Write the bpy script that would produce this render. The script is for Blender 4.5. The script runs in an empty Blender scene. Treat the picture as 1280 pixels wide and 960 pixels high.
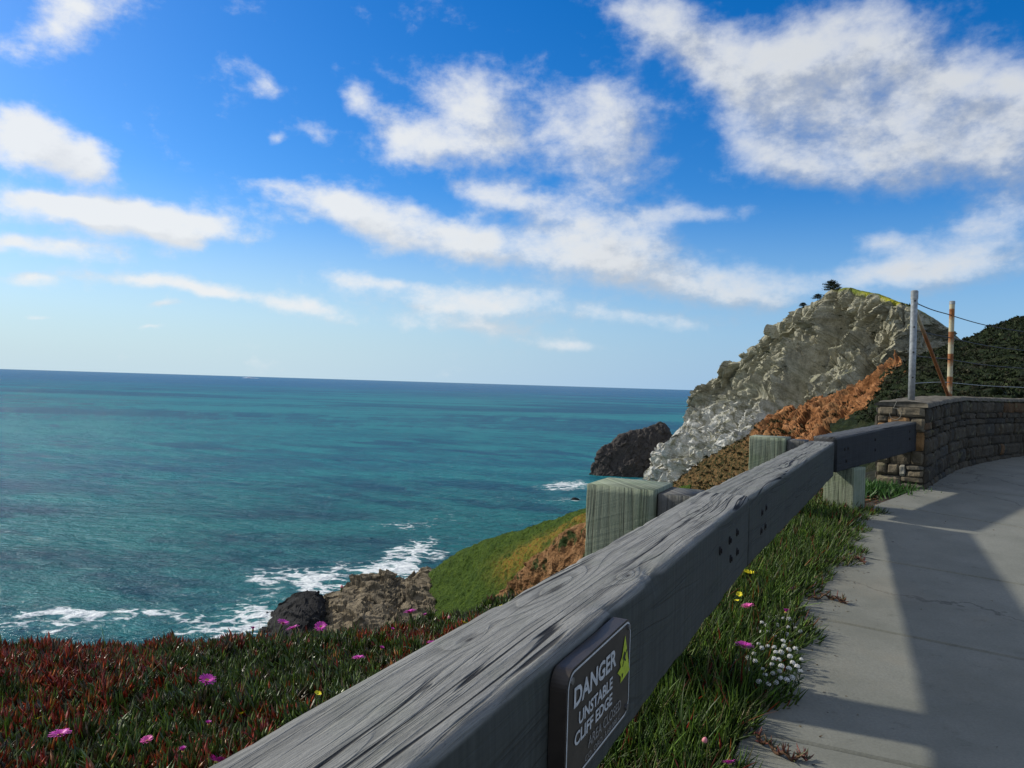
import bpy, math, random
import numpy as np
from mathutils import Vector, Matrix
from mathutils.bvhtree import BVHTree

random.seed(11)
rng = np.random.default_rng(11)
S = bpy.context.scene
COL = S.collection
rad = math.radians

# ------------------------------------------------------------------ camera model
F, ROLL, EYE, SEA = 925.0, rad(1.76), 1.26, -44.0
CR, SR = math.cos(ROLL), math.sin(ROLL)

def ray(px, py):
    x = (px - 640) / F
    y = (480.5 - py) / F
    return np.array([x * CR - y * SR, 1.0, x * SR + y * CR])

def U(px, py, d):
    return np.array([0, 0, EYE]) + d * ray(px, py)

def Uz(px, py, z):
    r = ray(px, py)
    return np.array([0, 0, EYE]) + r * ((z - EYE) / r[2])

def project(P):
    P = np.asarray(P, float)
    y = np.maximum(P[..., 1], 1e-3)
    X = P[..., 0] / y
    Z = (P[..., 2] - EYE) / y
    return 640 + F * (X * CR + Z * SR), 480.5 - F * (-X * SR + Z * CR)

# ------------------------------------------------------------------ noise (numpy)
_perm = np.random.default_rng(5).permutation(256)
_perm = np.concatenate([_perm, _perm, _perm])
_g = np.random.default_rng(6).normal(size=(256, 3))
_g /= np.linalg.norm(_g, axis=1)[:, None]

def perlin(p):
    p = np.asarray(p, float)
    i = np.floor(p).astype(int)
    f = p - i
    u = f * f * f * (f * (f * 6 - 15) + 10)
    i &= 255
    def g(dx, dy, dz):
        h = _perm[_perm[_perm[(i[..., 0] + dx) & 255] + ((i[..., 1] + dy) & 255)] + ((i[..., 2] + dz) & 255)]
        return (_g[h] * (f - np.array([dx, dy, dz]))).sum(-1)
    x0 = g(0,0,0) + u[...,0] * (g(1,0,0) - g(0,0,0))
    x1 = g(0,1,0) + u[...,0] * (g(1,1,0) - g(0,1,0))
    x2 = g(0,0,1) + u[...,0] * (g(1,0,1) - g(0,0,1))
    x3 = g(0,1,1) + u[...,0] * (g(1,1,1) - g(0,1,1))
    a = x0 + u[...,1] * (x1 - x0)
    b = x2 + u[...,1] * (x3 - x2)
    return (a + u[...,2] * (b - a)) * 1.6

def fbm(p, o=4, gain=.5):
    p = np.asarray(p, float); r = 0; a = 1; t = 0
    for k in range(o):
        r = r + a * perlin(p * (2.03 ** k) + 17.3 * k); t += a; a *= gain
    return r / t

def ridged(p, o=4, gain=.55):
    p = np.asarray(p, float); r = 0; a = 1; t = 0
    for k in range(o):
        r = r + a * (1 - 2 * np.abs(perlin(p * (2.07 ** k) + 31.7 * k))); t += a; a *= gain
    return r / t

def worley(p):
    p = np.asarray(p, float)
    i = np.floor(p).astype(int)
    best = np.full(p.shape[:-1], 9.0); idv = np.zeros(p.shape[:-1])
    for dx in (-1, 0, 1):
        for dy in (-1, 0, 1):
            for dz in (-1, 0, 1):
                c = i + np.array([dx, dy, dz])
                h = _perm[_perm[_perm[c[...,0] & 255] + (c[...,1] & 255)] + (c[...,2] & 255)]
                q = c + .5 + .5 * _g[h]
                d = ((q - p) ** 2).sum(-1)
                m = d < best
                best = np.where(m, d, best); idv = np.where(m, h / 255.0, idv)
    return np.sqrt(best), idv

def facet(p, tilt=1.):
    """broken rock: each cell of space is a plane of its own height and slope"""
    p = np.asarray(p, float)
    i = np.floor(p).astype(int)
    best = np.full(p.shape[:-1], 9.0); val = np.zeros(p.shape[:-1])
    for dx in (-1, 0, 1):
        for dy in (-1, 0, 1):
            for dz in (-1, 0, 1):
                c = i + np.array([dx, dy, dz])
                h = _perm[_perm[_perm[c[...,0] & 255] + (c[...,1] & 255)] + (c[...,2] & 255)]
                o = p - (c + .5 + .5 * _g[h])
                d = (o ** 2).sum(-1)
                m = d < best
                best = np.where(m, d, best)
                val = np.where(m, h / 255.0 - .5 + tilt * (o * _g[(h * 7 + 13) & 255]).sum(-1), val)
    return val

def sstep(a, b, x):
    t = np.clip((x - a) / (b - a), 0, 1)
    return t * t * (3 - 2 * t)

# ------------------------------------------------------------------ object helpers
def tag(o, label=None, cat=None, group=None, kind=None):
    if label: o['label'] = label
    if cat: o['category'] = cat
    if group: o['group'] = group
    if kind: o['kind'] = kind
    return o

def empty(name, loc=(0, 0, 0), rot=(0, 0, 0)):
    o = bpy.data.objects.new(name, None)
    o.location = loc; o.rotation_euler = rot
    o.empty_display_size = .1
    COL.objects.link(o)
    return o

def mesh(name, V, faces, m, parent=None, smooth=False, attrs=None, cols=None):
    """faces: list of index lists or an (n,k) array"""
    me = bpy.data.meshes.new(name)
    V = np.asarray(V, np.float32)
    if isinstance(faces, np.ndarray):
        n, k = faces.shape
        tot = np.full(n, k, np.int32); flat = faces.astype(np.int32).ravel()
    else:
        tot = np.array([len(f) for f in faces], np.int32)
        flat = np.array([i for f in faces for i in f], np.int32)
        n = len(faces)
    me.vertices.add(len(V)); me.vertices.foreach_set('co', V.ravel())
    me.loops.add(len(flat)); me.loops.foreach_set('vertex_index', flat)
    me.polygons.add(n)
    st = np.zeros(n, np.int32); st[1:] = np.cumsum(tot)[:-1]
    me.polygons.foreach_set('loop_start', st)
    try: me.polygons.foreach_set('loop_total', tot)
    except Exception: pass
    me.update(calc_edges=True); me.validate()
    me.polygons.foreach_set('use_smooth', np.full(len(me.polygons), smooth))
    for an, av in (attrs or {}).items():
        a = me.attributes.new(an, 'FLOAT', 'POINT'); a.data.foreach_set('value', np.asarray(av, np.float32).ravel())
    if cols is not None:
        a = me.color_attributes.new('tint', 'FLOAT_COLOR', 'POINT')
        c = np.ones((len(V), 4), np.float32); c[:, :3] = cols
        a.data.foreach_set('color', c.ravel())
    if m: me.materials.append(m)
    o = bpy.data.objects.new(name, me)
    COL.objects.link(o)
    if parent: o.parent = parent
    return o

def grid_faces(nv, nu, off=0):
    a = np.arange(nv * nu).reshape(nv, nu) + off
    return np.stack([a[:-1, :-1], a[:-1, 1:], a[1:, 1:], a[1:, :-1]], -1).reshape(-1, 4)

class MB:
    def __init__(s): s.v = []; s.f = []; s.c = []; s.n = 0
    def add(s, V, Fc, col=None):
        V = np.asarray(V, float)
        s.v.append(V); s.f += [[i + s.n for i in f] for f in Fc]
        if col is not None: s.c.append(np.tile(np.asarray(col, float), (len(V), 1)))
        s.n += len(V)
    def build(s, name, m, parent=None, smooth=False):
        return mesh(name, np.concatenate(s.v), s.f, m, parent, smooth, cols=np.concatenate(s.c) if s.c else None)

def tube(pts, r, seg=8, caps=True):
    pts = np.asarray(pts, float); n = len(pts)
    r = np.broadcast_to(np.asarray(r, float), (n,))
    V = []; prev = None
    for i in range(n):
        t = pts[min(i + 1, n - 1)] - pts[max(i - 1, 0)]; t /= np.linalg.norm(t) + 1e-9
        a = np.array([0, 0, 1.0]) if abs(t[2]) < .9 else np.array([1.0, 0, 0])
        if prev is not None: a = prev
        x = a - t * (a @ t); x /= np.linalg.norm(x); y = np.cross(t, x); prev = x
        for k in range(seg):
            an = 2 * math.pi * k / seg
            V.append(pts[i] + r[i] * (math.cos(an) * x + math.sin(an) * y))
    Fc = [[i * seg + k, i * seg + (k + 1) % seg, (i + 1) * seg + (k + 1) % seg, (i + 1) * seg + k] for i in range(n - 1) for k in range(seg)]
    if caps: Fc += [list(range(seg))[::-1], [(n - 1) * seg + k for k in range(seg)]]
    return np.array(V), Fc

def crom(A, n):
    """Catmull-Rom resample along axis 0"""
    A = np.asarray(A, float); R = len(A)
    t = np.linspace(0, R - 1, n); i = np.minimum(t.astype(int), R - 2); f = (t - i).reshape((-1,) + (1,) * (A.ndim - 1))
    E = np.concatenate([2 * A[:1] - A[1:2], A, 2 * A[-1:] - A[-2:-1]])
    p0, p1, p2, p3 = E[i], E[i + 1], E[i + 2], E[i + 3]
    return .5 * (2 * p1 + (p2 - p0) * f + (2 * p0 - 5 * p1 + 4 * p2 - p3) * f ** 2 + (3 * p1 - p0 - 3 * p2 + p3) * f ** 3)

def loft(rows, nu, nv, lin=False):
    A = np.asarray(rows, float)                      # R,C,3
    if lin:
        t = np.linspace(0, len(A) - 1, nv); i = np.minimum(t.astype(int), len(A) - 2); f = (t - i)[:, None, None]; A = A[i] * (1 - f) + A[i + 1] * f
    else: A = crom(A, nv)
    A = np.swapaxes(crom(np.swapaxes(A, 0, 1), nu), 0, 1)
    return A

def gnormal(G):
    du = np.gradient(G, axis=1); dv = np.gradient(G, axis=0)
    n = np.cross(du, dv); n /= np.linalg.norm(n, axis=-1, keepdims=True) + 1e-9
    return n

# ------------------------------------------------------------------ material helpers
class NT:
    def __init__(s, tree): s.t = tree
    def new(s, typ, **kw):
        n = s.t.nodes.new(typ)
        for k, v in kw.items(): setattr(n, k, v)
        return n
    def put(s, sock, v):
        if isinstance(v, bpy.types.NodeSocket): s.t.links.new(v, sock)
        elif v is not None:
            if hasattr(sock.default_value, '__len__') and not hasattr(v, '__len__'): v = (v,) * len(sock.default_value)
            if hasattr(v, '__len__') and len(sock.default_value) == 4 and len(v) == 3: v = (*v, 1)
            sock.default_value = v
    def math(s, op, a, b=None, c=None, clamp=False):
        n = s.new('ShaderNodeMath', operation=op, use_clamp=clamp)
        for i, v in enumerate((a, b, c)):
            if v is not None: s.put(n.inputs[i], v)
        return n.outputs[0]
    def vm(s, op, a, b=None, sc=None):
        n = s.new('ShaderNodeVectorMath', operation=op)
        s.put(n.inputs[0], a)
        if b is not None: s.put(n.inputs[1], b)
        if sc is not None: s.put(n.inputs['Scale'], sc)
        return n.outputs['Value'] if op in ('DOT_PRODUCT', 'LENGTH') else n.outputs[0]
    def map(s, v, scale=(1, 1, 1), loc=(0, 0, 0), rot=(0, 0, 0), typ='POINT'):
        n = s.new('ShaderNodeMapping', vector_type=typ)
        s.put(n.inputs[0], v); n.inputs['Location'].default_value = loc; n.inputs['Rotation'].default_value = rot; n.inputs['Scale'].default_value = scale
        return n.outputs[0]
    def noise(s, v, scale=1, detail=4, rough=.55, dist=0, out=0):
        n = s.new('ShaderNodeTexNoise')
        s.put(n.inputs['Vector'], v); s.put(n.inputs['Scale'], scale); n.inputs['Detail'].default_value = detail
        n.inputs['Roughness'].default_value = rough; n.inputs['Distortion'].default_value = dist
        return n.outputs[out]
    def voro(s, v, scale=1, feature='F1', out=0):
        n = s.new('ShaderNodeTexVoronoi', feature=feature)
        s.put(n.inputs['Vector'], v); s.put(n.inputs['Scale'], scale)
        return n.outputs[out]
    def mix(s, f, a, b, blend='MIX'):
        n = s.new('ShaderNodeMix', data_type='RGBA', blend_type=blend)
        s.put(n.inputs['Factor'], f); s.put(n.inputs[6], a); s.put(n.inputs[7], b)
        return n.outputs[2]
    def rng(s, v, a, b, c=0., d=1., smooth=True):
        n = s.new('ShaderNodeMapRange', interpolation_type='SMOOTHSTEP' if smooth else 'LINEAR')
        for i, x in enumerate((v, a, b, c, d)): s.put(n.inputs[i], x)
        return n.outputs[0]
    def ramp(s, f, stops):
        n = s.new('ShaderNodeValToRGB'); s.put(n.inputs[0], f)
        e = n.color_ramp.elements
        while len(e) < len(stops): e.new(.5)
        for x, (p, c) in zip(e, stops): x.position = p; x.color = (*c, 1)
        return n.outputs[0]
    def bump(s, h, strength=1, dist=.01, normal=None):
        n = s.new('ShaderNodeBump'); s.put(n.inputs['Height'], h); n.inputs['Strength'].default_value = strength; n.inputs['Distance'].default_value = dist
        if normal is not None: s.put(n.inputs['Normal'], normal)
        return n.outputs[0]
    def sep(s, v):
        n = s.new('ShaderNodeSeparateXYZ'); s.put(n.inputs[0], v); return n.outputs
    def comb(s, x=0., y=0., z=0.):
        n = s.new('ShaderNodeCombineXYZ')
        for i, v in enumerate((x, y, z)): s.put(n.inputs[i], v)
        return n.outputs[0]

def mat(name):
    m = bpy.data.materials.new(name); m.use_nodes = True
    n = NT(m.node_tree)
    b = m.node_tree.nodes['Principled BSDF']
    tc = n.new('ShaderNodeTexCoord')
    return m, n, b, tc

def finish(n, b, color, rough=.8, normal=None, spec=.3, metal=0.):
    n.put(b.inputs['Base Color'], color); n.put(b.inputs['Roughness'], rough)
    b.inputs['Specular IOR Level'].default_value = spec; n.put(b.inputs['Metallic'], metal)
    if normal is not None: n.put(b.inputs['Normal'], normal)

def simple(name, col, rough=.7, spec=.3, metal=0., var=.25, scale=30, bump=0.):
    m, n, b, tc = mat(name)
    f = n.noise(tc.outputs['Object'], scale, 4)
    c = n.mix(n.rng(f, .3, .7), tuple(x * (1 - var) for x in col), tuple(x * (1 + var) for x in col))
    finish(n, b, c, rough, n.bump(f, .5, bump) if bump else None, spec, metal)
    return m

def tinted(name, rough=.5, spec=.4, var=.3, scale=40, trans=0., sheen=False):
    m, n, b, tc = mat(name)
    a = n.new('ShaderNodeVertexColor', layer_name='tint')
    f = n.noise(tc.outputs['Object'], scale, 3)
    c = n.mix(1., a.outputs[0], n.ramp(f, [(.25, (1 - var,) * 3), (.75, (1 + var,) * 3)]), 'MULTIPLY')
    finish(n, b, c, rough, None, spec)
    if trans:
        tr = n.new('ShaderNodeBsdfTranslucent'); n.put(tr.inputs[0], c)
        mx = n.new('ShaderNodeMixShader'); mx.inputs[0].default_value = trans
        out = m.node_tree.nodes['Material Output']
        m.node_tree.links.new(b.outputs[0], mx.inputs[1]); m.node_tree.links.new(tr.outputs[0], mx.inputs[2]); m.node_tree.links.new(mx.outputs[0], out.inputs[0])
    return m

def wood(name, base, light, dark, knots=(), green=.3, seed=0., freq=26., saw=0., greencol=(.09, .12, .07), sides=None):
    """weathered timber: object X runs along the grain; growth rings bend round the knots.
    sides: darker colour of the faces below the bleached top (object z < 0)"""
    m, n, b, tc = mat(name)
    P = n.sep(tc.outputs['Object'])
    w = n.math('ADD', P[1], n.math('MULTIPLY', P[2], .85))
    x = P[0]
    lo = n.noise(n.comb(n.math('MULTIPLY', x, .55), n.math('MULTIPLY', w, 3.), seed), 1., 2, .45)
    q = n.math('ADD', n.math('MULTIPLY', w, freq), n.math('MULTIPLY', lo, 5.))
    mid = n.noise(n.comb(n.math('MULTIPLY', x, 3.), n.math('MULTIPLY', w, 14.), seed + 3), 1., 3, .5)
    q = n.math('ADD', q, n.math('MULTIPLY', mid, .8))
    kdark = None
    for (kx, kw, A, sx, sw) in knots:
        d = n.vm('LENGTH', n.comb(n.math('DIVIDE', n.math('SUBTRACT', x, kx), sx), n.math('DIVIDE', n.math('SUBTRACT', w, kw), sw), 0.))
        e = n.math('POWER', 2.718, n.math('MULTIPLY', d, n.math('MULTIPLY', d, -1.)))
        q = n.math('ADD', q, n.math('MULTIPLY', e, A))
        kd = n.rng(d, .08, .28, 1., 0.)
        kdark = kd if kdark is None else n.math('MAXIMUM', kdark, kd)
    fr = n.math('FRACT', q)
    ring = n.math('MULTIPLY', n.rng(fr, .35, .9, 0., 1.), n.rng(fr, .9, 1., 1., 0.))
    vary = n.rng(n.noise(n.comb(n.math('MULTIPLY', x, 1.5), n.math('MULTIPLY', w, 12.), seed + 31), 1., 3, .6), .35, .65, .25, 1.)
    ring = n.math('MULTIPLY', ring, vary)
    fib = n.noise(n.comb(n.math('MULTIPLY', x, 7.), n.math('MULTIPLY', w, 240.), seed + 7), 1., 3, .65)
    fib2 = n.noise(n.comb(n.math('MULTIPLY', x, 1.3), n.math('ADD', n.math('MULTIPLY', w, 70.), n.math('MULTIPLY', lo, 12.)), seed + 9), 1., 3, .6)
    cr = n.noise(n.comb(n.math('MULTIPLY', x, .9), n.math('ADD', n.math('MULTIPLY', w, 24.), n.math('MULTIPLY', lo, 5.)), seed + 11), 1., 2, .5)
    crack = n.rng(n.math('ABSOLUTE', n.math('SUBTRACT', cr, .5)), .006, .03, 1., 0.)
    crb = n.noise(n.comb(n.math('MULTIPLY', x, 1.1), n.math('ADD', n.math('MULTIPLY', w, 48.), n.math('MULTIPLY', lo, 9.)), seed + 71), 1., 2, .5)
    crack = n.math('MAXIMUM', crack, n.math('MULTIPLY', n.rng(n.math('ABSOLUTE', n.math('SUBTRACT', crb, .5)), .004, .022, 1., 0.), n.rng(n.noise(n.comb(n.math('MULTIPLY', x, .35), n.math('MULTIPLY', w, 14.), seed + 81), 1., 2), .55, .64)))
    gate = n.noise(n.comb(n.math('MULTIPLY', x, .6), n.math('MULTIPLY', w, 9.), seed + 19), 1., 2)
    crack = n.math('MULTIPLY', n.math('MULTIPLY', crack, .45 if saw else 1.), n.rng(gate, .44, .56))
    patch = n.noise(tc.outputs['Object'], 6., 5, .6)
    stain = n.noise(n.comb(n.math('MULTIPLY', x, 2.5), n.math('MULTIPLY', w, 9.), seed + 41), 1., 5, .65)
    c = n.mix(n.rng(fib, .2, .8), base, light)
    c = n.mix(n.rng(fib2, .57, .62, 0., .32), c, dark)
    spk = n.noise(n.comb(n.math('MULTIPLY', x, 55.), n.math('MULTIPLY', w, 190.), seed + 51), 1., 3, .7)
    c = n.mix(n.rng(spk, .56, .72, 0., .45), c, dark)
    blot = n.noise(n.comb(n.math('MULTIPLY', x, 9.), n.math('MULTIPLY', w, 22.), seed + 61), 1., 5, .65)
    c = n.mix(n.rng(blot, .5, .7, 0., .3), c, tuple(v * 1.2 for v in light))
    c = n.mix(n.math('MULTIPLY', ring, .5), c, dark)
    c = n.mix(n.math('MULTIPLY', n.rng(patch, .45, .75), green), c, greencol)
    c = n.mix(n.rng(stain, .54, .72, 0., .5), c, tuple(v * .4 for v in base))
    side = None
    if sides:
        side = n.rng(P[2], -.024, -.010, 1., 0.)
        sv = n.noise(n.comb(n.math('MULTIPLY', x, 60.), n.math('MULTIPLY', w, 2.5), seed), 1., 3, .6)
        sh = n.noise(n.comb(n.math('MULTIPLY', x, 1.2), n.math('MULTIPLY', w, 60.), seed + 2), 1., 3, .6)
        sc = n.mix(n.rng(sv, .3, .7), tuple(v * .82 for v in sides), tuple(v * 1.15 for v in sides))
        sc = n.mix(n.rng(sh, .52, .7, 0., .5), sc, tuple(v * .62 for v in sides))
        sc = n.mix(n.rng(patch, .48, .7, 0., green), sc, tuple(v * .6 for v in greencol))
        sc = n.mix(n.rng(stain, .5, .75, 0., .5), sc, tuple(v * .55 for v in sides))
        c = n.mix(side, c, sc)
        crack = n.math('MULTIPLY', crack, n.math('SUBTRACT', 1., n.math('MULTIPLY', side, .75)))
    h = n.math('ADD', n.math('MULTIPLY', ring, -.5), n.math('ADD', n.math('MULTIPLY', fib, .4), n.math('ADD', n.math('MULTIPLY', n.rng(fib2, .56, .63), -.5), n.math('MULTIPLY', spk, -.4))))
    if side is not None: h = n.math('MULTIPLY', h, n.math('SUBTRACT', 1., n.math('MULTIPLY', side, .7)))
    if saw:
        sx = n.noise(n.comb(n.math('MULTIPLY', n.math('ADD', x, n.math('MULTIPLY', w, -.35)), 70.), n.math('MULTIPLY', w, 1.5), seed), 1., 2)
        sy = n.noise(n.comb(n.math('MULTIPLY', x, 2.), n.math('MULTIPLY', w, 60.), seed + 5.), 1., 2)
        h = n.math('ADD', h, n.math('MULTIPLY', n.math('ADD', sx, sy), saw))
        c = n.mix(n.math('MULTIPLY', n.rng(sx, .52, .66), .35), c, light)
    c = n.mix(crack, c, (.012, .012, .013))
    if kdark is not None: c = n.mix(n.math('MULTIPLY', kdark, .8), c, (.03, .028, .026))
    h = n.math('SUBTRACT', h, n.math('MULTIPLY', crack, 1.6))
    finish(n, b, c, .78, n.bump(h, .9, .0035), .2)
    return m

# ================================================================== WORLD: sky with cumulus
SUNV = np.array([-.93, .37, 0]); SUNV /= np.linalg.norm(SUNV)
ELEV = rad(33)
W = bpy.data.worlds.new('World'); S.world = W; W.use_nodes = True
wn = NT(W.node_tree)
bg = W.node_tree.nodes['Background']
sky = wn.new('ShaderNodeTexSky', sky_type='NISHITA', sun_disc=False)
sky.sun_elevation = ELEV
sky.sun_rotation = math.atan2(SUNV[0], SUNV[1])
sky.air_density = 1.0; sky.dust_density = .6; sky.ozone_density = 2.2; sky.altitude = 50

CLOUDS = [  # image x, y, half sizes, tilt (deg, down to the right), strength
 (95,8,50,30,-10,.8),(40,180,85,34,18,1.1),(25,150,45,24,10,.6),(118,208,45,22,10,.85),(130,268,165,20,6,1.15),(90,256,60,14,0,.5),(240,284,70,18,10,.6),(50,307,110,10,3,1.1),
 (195,350,85,12,8,1.),(40,346,45,9,0,.8),(205,385,32,6,0,.8),(35,397,24,5,0,.75),(365,386,70,12,13,.8),(270,368,40,6,10,.6),(175,411,18,3,0,.5),
 (320,102,55,20,25,.52),(388,168,32,17,25,.68),(345,174,12,9,0,.6),(325,234,50,13,14,.62),(450,128,32,22,15,.6),
 (580,105,52,36,20,.75),(535,190,80,32,-12,.95),(630,150,80,50,15,.62),(500,165,35,25,0,.5),(765,170,62,58,10,.95),(745,125,50,30,0,.5),
 (490,278,100,26,12,1.),(600,312,75,28,12,.95),(430,255,35,20,10,.5),(735,290,85,50,0,1.15),(770,330,90,30,0,.6),(860,272,85,13,-3,.8),
 (470,352,75,12,4,.95),(600,372,105,17,4,.95),(612,243,55,16,10,.55),(560,385,70,12,5,.5),
 (830,18,75,38,20,.95),(915,90,95,34,28,1.),(1010,55,110,40,-10,.7),(1100,30,70,40,0,.6),(1120,130,190,60,8,.95),(1000,205,110,32,8,.95),(1180,180,160,52,4,.9),(1270,140,80,55,0,.7),(920,150,40,20,0,.35),
 (1250,275,75,34,-8,.9),(1210,335,115,30,-4,.85),(1100,308,45,14,0,.7),(1040,350,130,17,-3,.74),(1170,95,150,60,4,.45),
 (870,348,48,24,0,.62),(800,396,120,14,4,.66),(930,372,90,14,8,.62),(720,432,80,10,4,.5),(590,408,100,11,4,.52),(650,250,60,20,5,.5),(120,30,200,25,-12,.3),
]
def cloud_group():
    g = bpy.data.node_groups.new('cloud_field', 'ShaderNodeTree')
    g.interface.new_socket('Dir', in_out='INPUT', socket_type='NodeSocketVector')
    g.interface.new_socket('Density', in_out='OUTPUT', socket_type='NodeSocketFloat')
    g.interface.new_socket('Mask', in_out='OUTPUT', socket_type='NodeSocketFloat')
    n = NT(g); gi = n.new('NodeGroupInput'); go = n.new('NodeGroupOutput')
    D = n.vm('NORMALIZE', gi.outputs[0]); x, y, z = n.sep(D)
    az = n.math('ARCTAN2', x, y); el = n.math('ARCSINE', z)
    k = n.math('DIVIDE', 1., n.math('ADD', n.math('MAXIMUM', z, 0.), .16))
    pl = n.comb(n.math('MULTIPLY', x, k), n.math('MULTIPLY', y, k), 0.)
    an = n.comb(az, n.math('MULTIPLY', el, 1.45), .3)
    wx = n.noise(an, 6., 4, .55, 0, 1)
    off = n.vm('SCALE', n.vm('SUBTRACT', wx, (.5, .5, .5)), sc=.07)
    A = n.vm('ADD', n.comb(az, el, 0.), n.vm('MULTIPLY', off, (1.3, .8, 0.)))
    tot = None
    for (cx, cy, a, b, t, s) in CLOUDS:
        ae = lambda px, py: (lambda r: np.array([math.atan2(r[0], r[1]), math.atan2(r[2], math.hypot(r[0], r[1]))]))(ray(px, py))
        ct, st = math.cos(rad(t)), math.sin(rad(t))
        A0, E0 = ae(cx, cy)
        e1 = (ae(cx + a * ct, cy + a * st) - ae(cx - a * ct, cy - a * st)) / 2      # long axis of the cloud as azimuth / elevation
        e2 = (ae(cx - b * st, cy + b * ct) - ae(cx + b * st, cy - b * ct)) / 2
        ha, hb, an_ = float(np.hypot(*e1)), float(np.hypot(*e2)), float(math.atan2(e1[1], e1[0]))
        B_ = A if tot is None else n.vm('ADD', A, n.math('MULTIPLY', tot, 1e-7))   # keeps the evaluation in order
        v = n.map(B_, (ha * .95, hb * .95, 1), (A0, E0, 0), (0, 0, an_), 'TEXTURE')
        d = n.vm('DOT_PRODUCT', v, v)
        e = n.math('MULTIPLY', n.math('POWER', .42, d), s + (.16 if s < .75 else .05))
        tot = e if tot is None else n.math('ADD', tot, e)
    f1 = n.noise(an, 11., 8, .62, .1)
    f3 = n.noise(an, 30., 6, .6)
    tot = n.math('MINIMUM', tot, 1.3)
    den = n.math('ADD', n.math('SUBTRACT', tot, .14), n.math('ADD', n.math('MULTIPLY', n.math('SUBTRACT', f1, .5), 2.0), n.math('MULTIPLY', n.math('SUBTRACT', f3, .5), .9)))
    # cumulus added out of view to lift and neutralise the ambient light
    away = n.math('MAXIMUM', n.rng(n.math('ABSOLUTE', az), .75, 1.1), n.rng(el, .55, .8))
    f2 = n.noise(pl, 1.3, 4, .5)
    den = n.math('ADD', den, n.math('MULTIPLY', away, n.rng(f2, .34, .54, .0, 1.15)))
    n.put(go.inputs[0], den); n.put(go.inputs[1], tot)
    return g
CG = cloud_group()
wtc = wn.new('ShaderNodeTexCoord')
gdir = wtc.outputs['Generated']
def cg(v):
    n = wn.new('ShaderNodeGroup'); n.node_tree = CG; wn.put(n.inputs[0], v); return n.outputs
c0 = cg(gdir)
c1 = cg(wn.vm('ADD', wn.vm('ADD', gdir, (-.035, .0, .03)), wn.math('MULTIPLY', c0[0], 1e-7)))
side0 = wn.rng(wn.sep(gdir)[0], -.45, .35, 1., .0)
alpha = wn.rng(c0[0], .02, wn.math('SUBTRACT', 1.55, wn.math('MULTIPLY', side0, .50)))
thick = wn.rng(c0[0], .55, 1.7)
lit = wn.rng(wn.math('SUBTRACT', c0[0], c1[0]), -.5, .42)
gz = wn.sep(gdir)
side = wn.rng(gz[0], -.45, .55, 1., .0)                       # brighter towards the sun
wht = wn.mix(lit, (.44, .49, .57), (.84, .87, .90))
wht = wn.mix(wn.math('MULTIPLY', side, .7), wht, (.93, .95, .96))
wht = wn.mix(wn.math('MULTIPLY', thick, wn.math('MULTIPLY', wn.math('SUBTRACT', 1., side), .35)), wht, (.46, .49, .53))
hs = wn.new('ShaderNodeHueSaturation'); hs.inputs['Saturation'].default_value = 1.5; hs.inputs['Value'].default_value = 1.0
hs.inputs['Hue'].default_value = .5
wn.put(hs.inputs['Color'], sky.outputs[0])
SKYK = .10
CLOUDK = .90
cl = wn.vm('SCALE', wht, sc=CLOUDK / SKYK)
hz = wn.rng(gz[2], -.02, .26, .95, .0)                         # milky air low over the sea
hcol = wn.mix(side, (.30, .50, .76), (.55, .72, .83))
base = wn.mix(hz, wn.vm('MULTIPLY', hs.outputs[0], (.86, 1.10, 1.38)), wn.vm('SCALE', hcol, sc=.95 / SKYK))
fin = wn.mix(wn.math('MULTIPLY', alpha, .95), base, cl)
wn.put(bg.inputs[0], fin)
bg.inputs[1].default_value = SKYK

sd = bpy.data.lights.new('sun', 'SUN'); sd.energy = 4.0; sd.angle = rad(2.0); sd.color = (1., .93, .80)
so = bpy.data.objects.new('sun', sd); COL.objects.link(so)
sunv = Vector((SUNV[0] * math.cos(ELEV), SUNV[1] * math.cos(ELEV), math.sin(ELEV)))
so.rotation_euler = sunv.to_track_quat('Z', 'Y').to_euler(); so.location = (-20, 10, 30)

cam = bpy.data.cameras.new('camera'); cam.sensor_width = 36; cam.lens = F / 1280 * 36; cam.clip_start = .05; cam.clip_end = 200000
co = bpy.data.objects.new('camera', cam); COL.objects.link(co); S.camera = co
co.matrix_world = Matrix.Translation((0, 0, EYE)) @ Matrix.Rotation(math.pi / 2, 4, 'X') @ Matrix.Rotation(ROLL, 4, 'Z')

S.view_settings.view_transform = 'Standard'; S.view_settings.look = 'None'; S.view_settings.exposure = .08; S.view_settings.gamma = 1
S.render.engine = 'CYCLES'
S.cycles.use_denoising = True; S.cycles.max_bounces = 6; S.cycles.diffuse_bounces = 3; S.cycles.glossy_bounces = 2; S.cycles.transmission_bounces = 2

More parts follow.
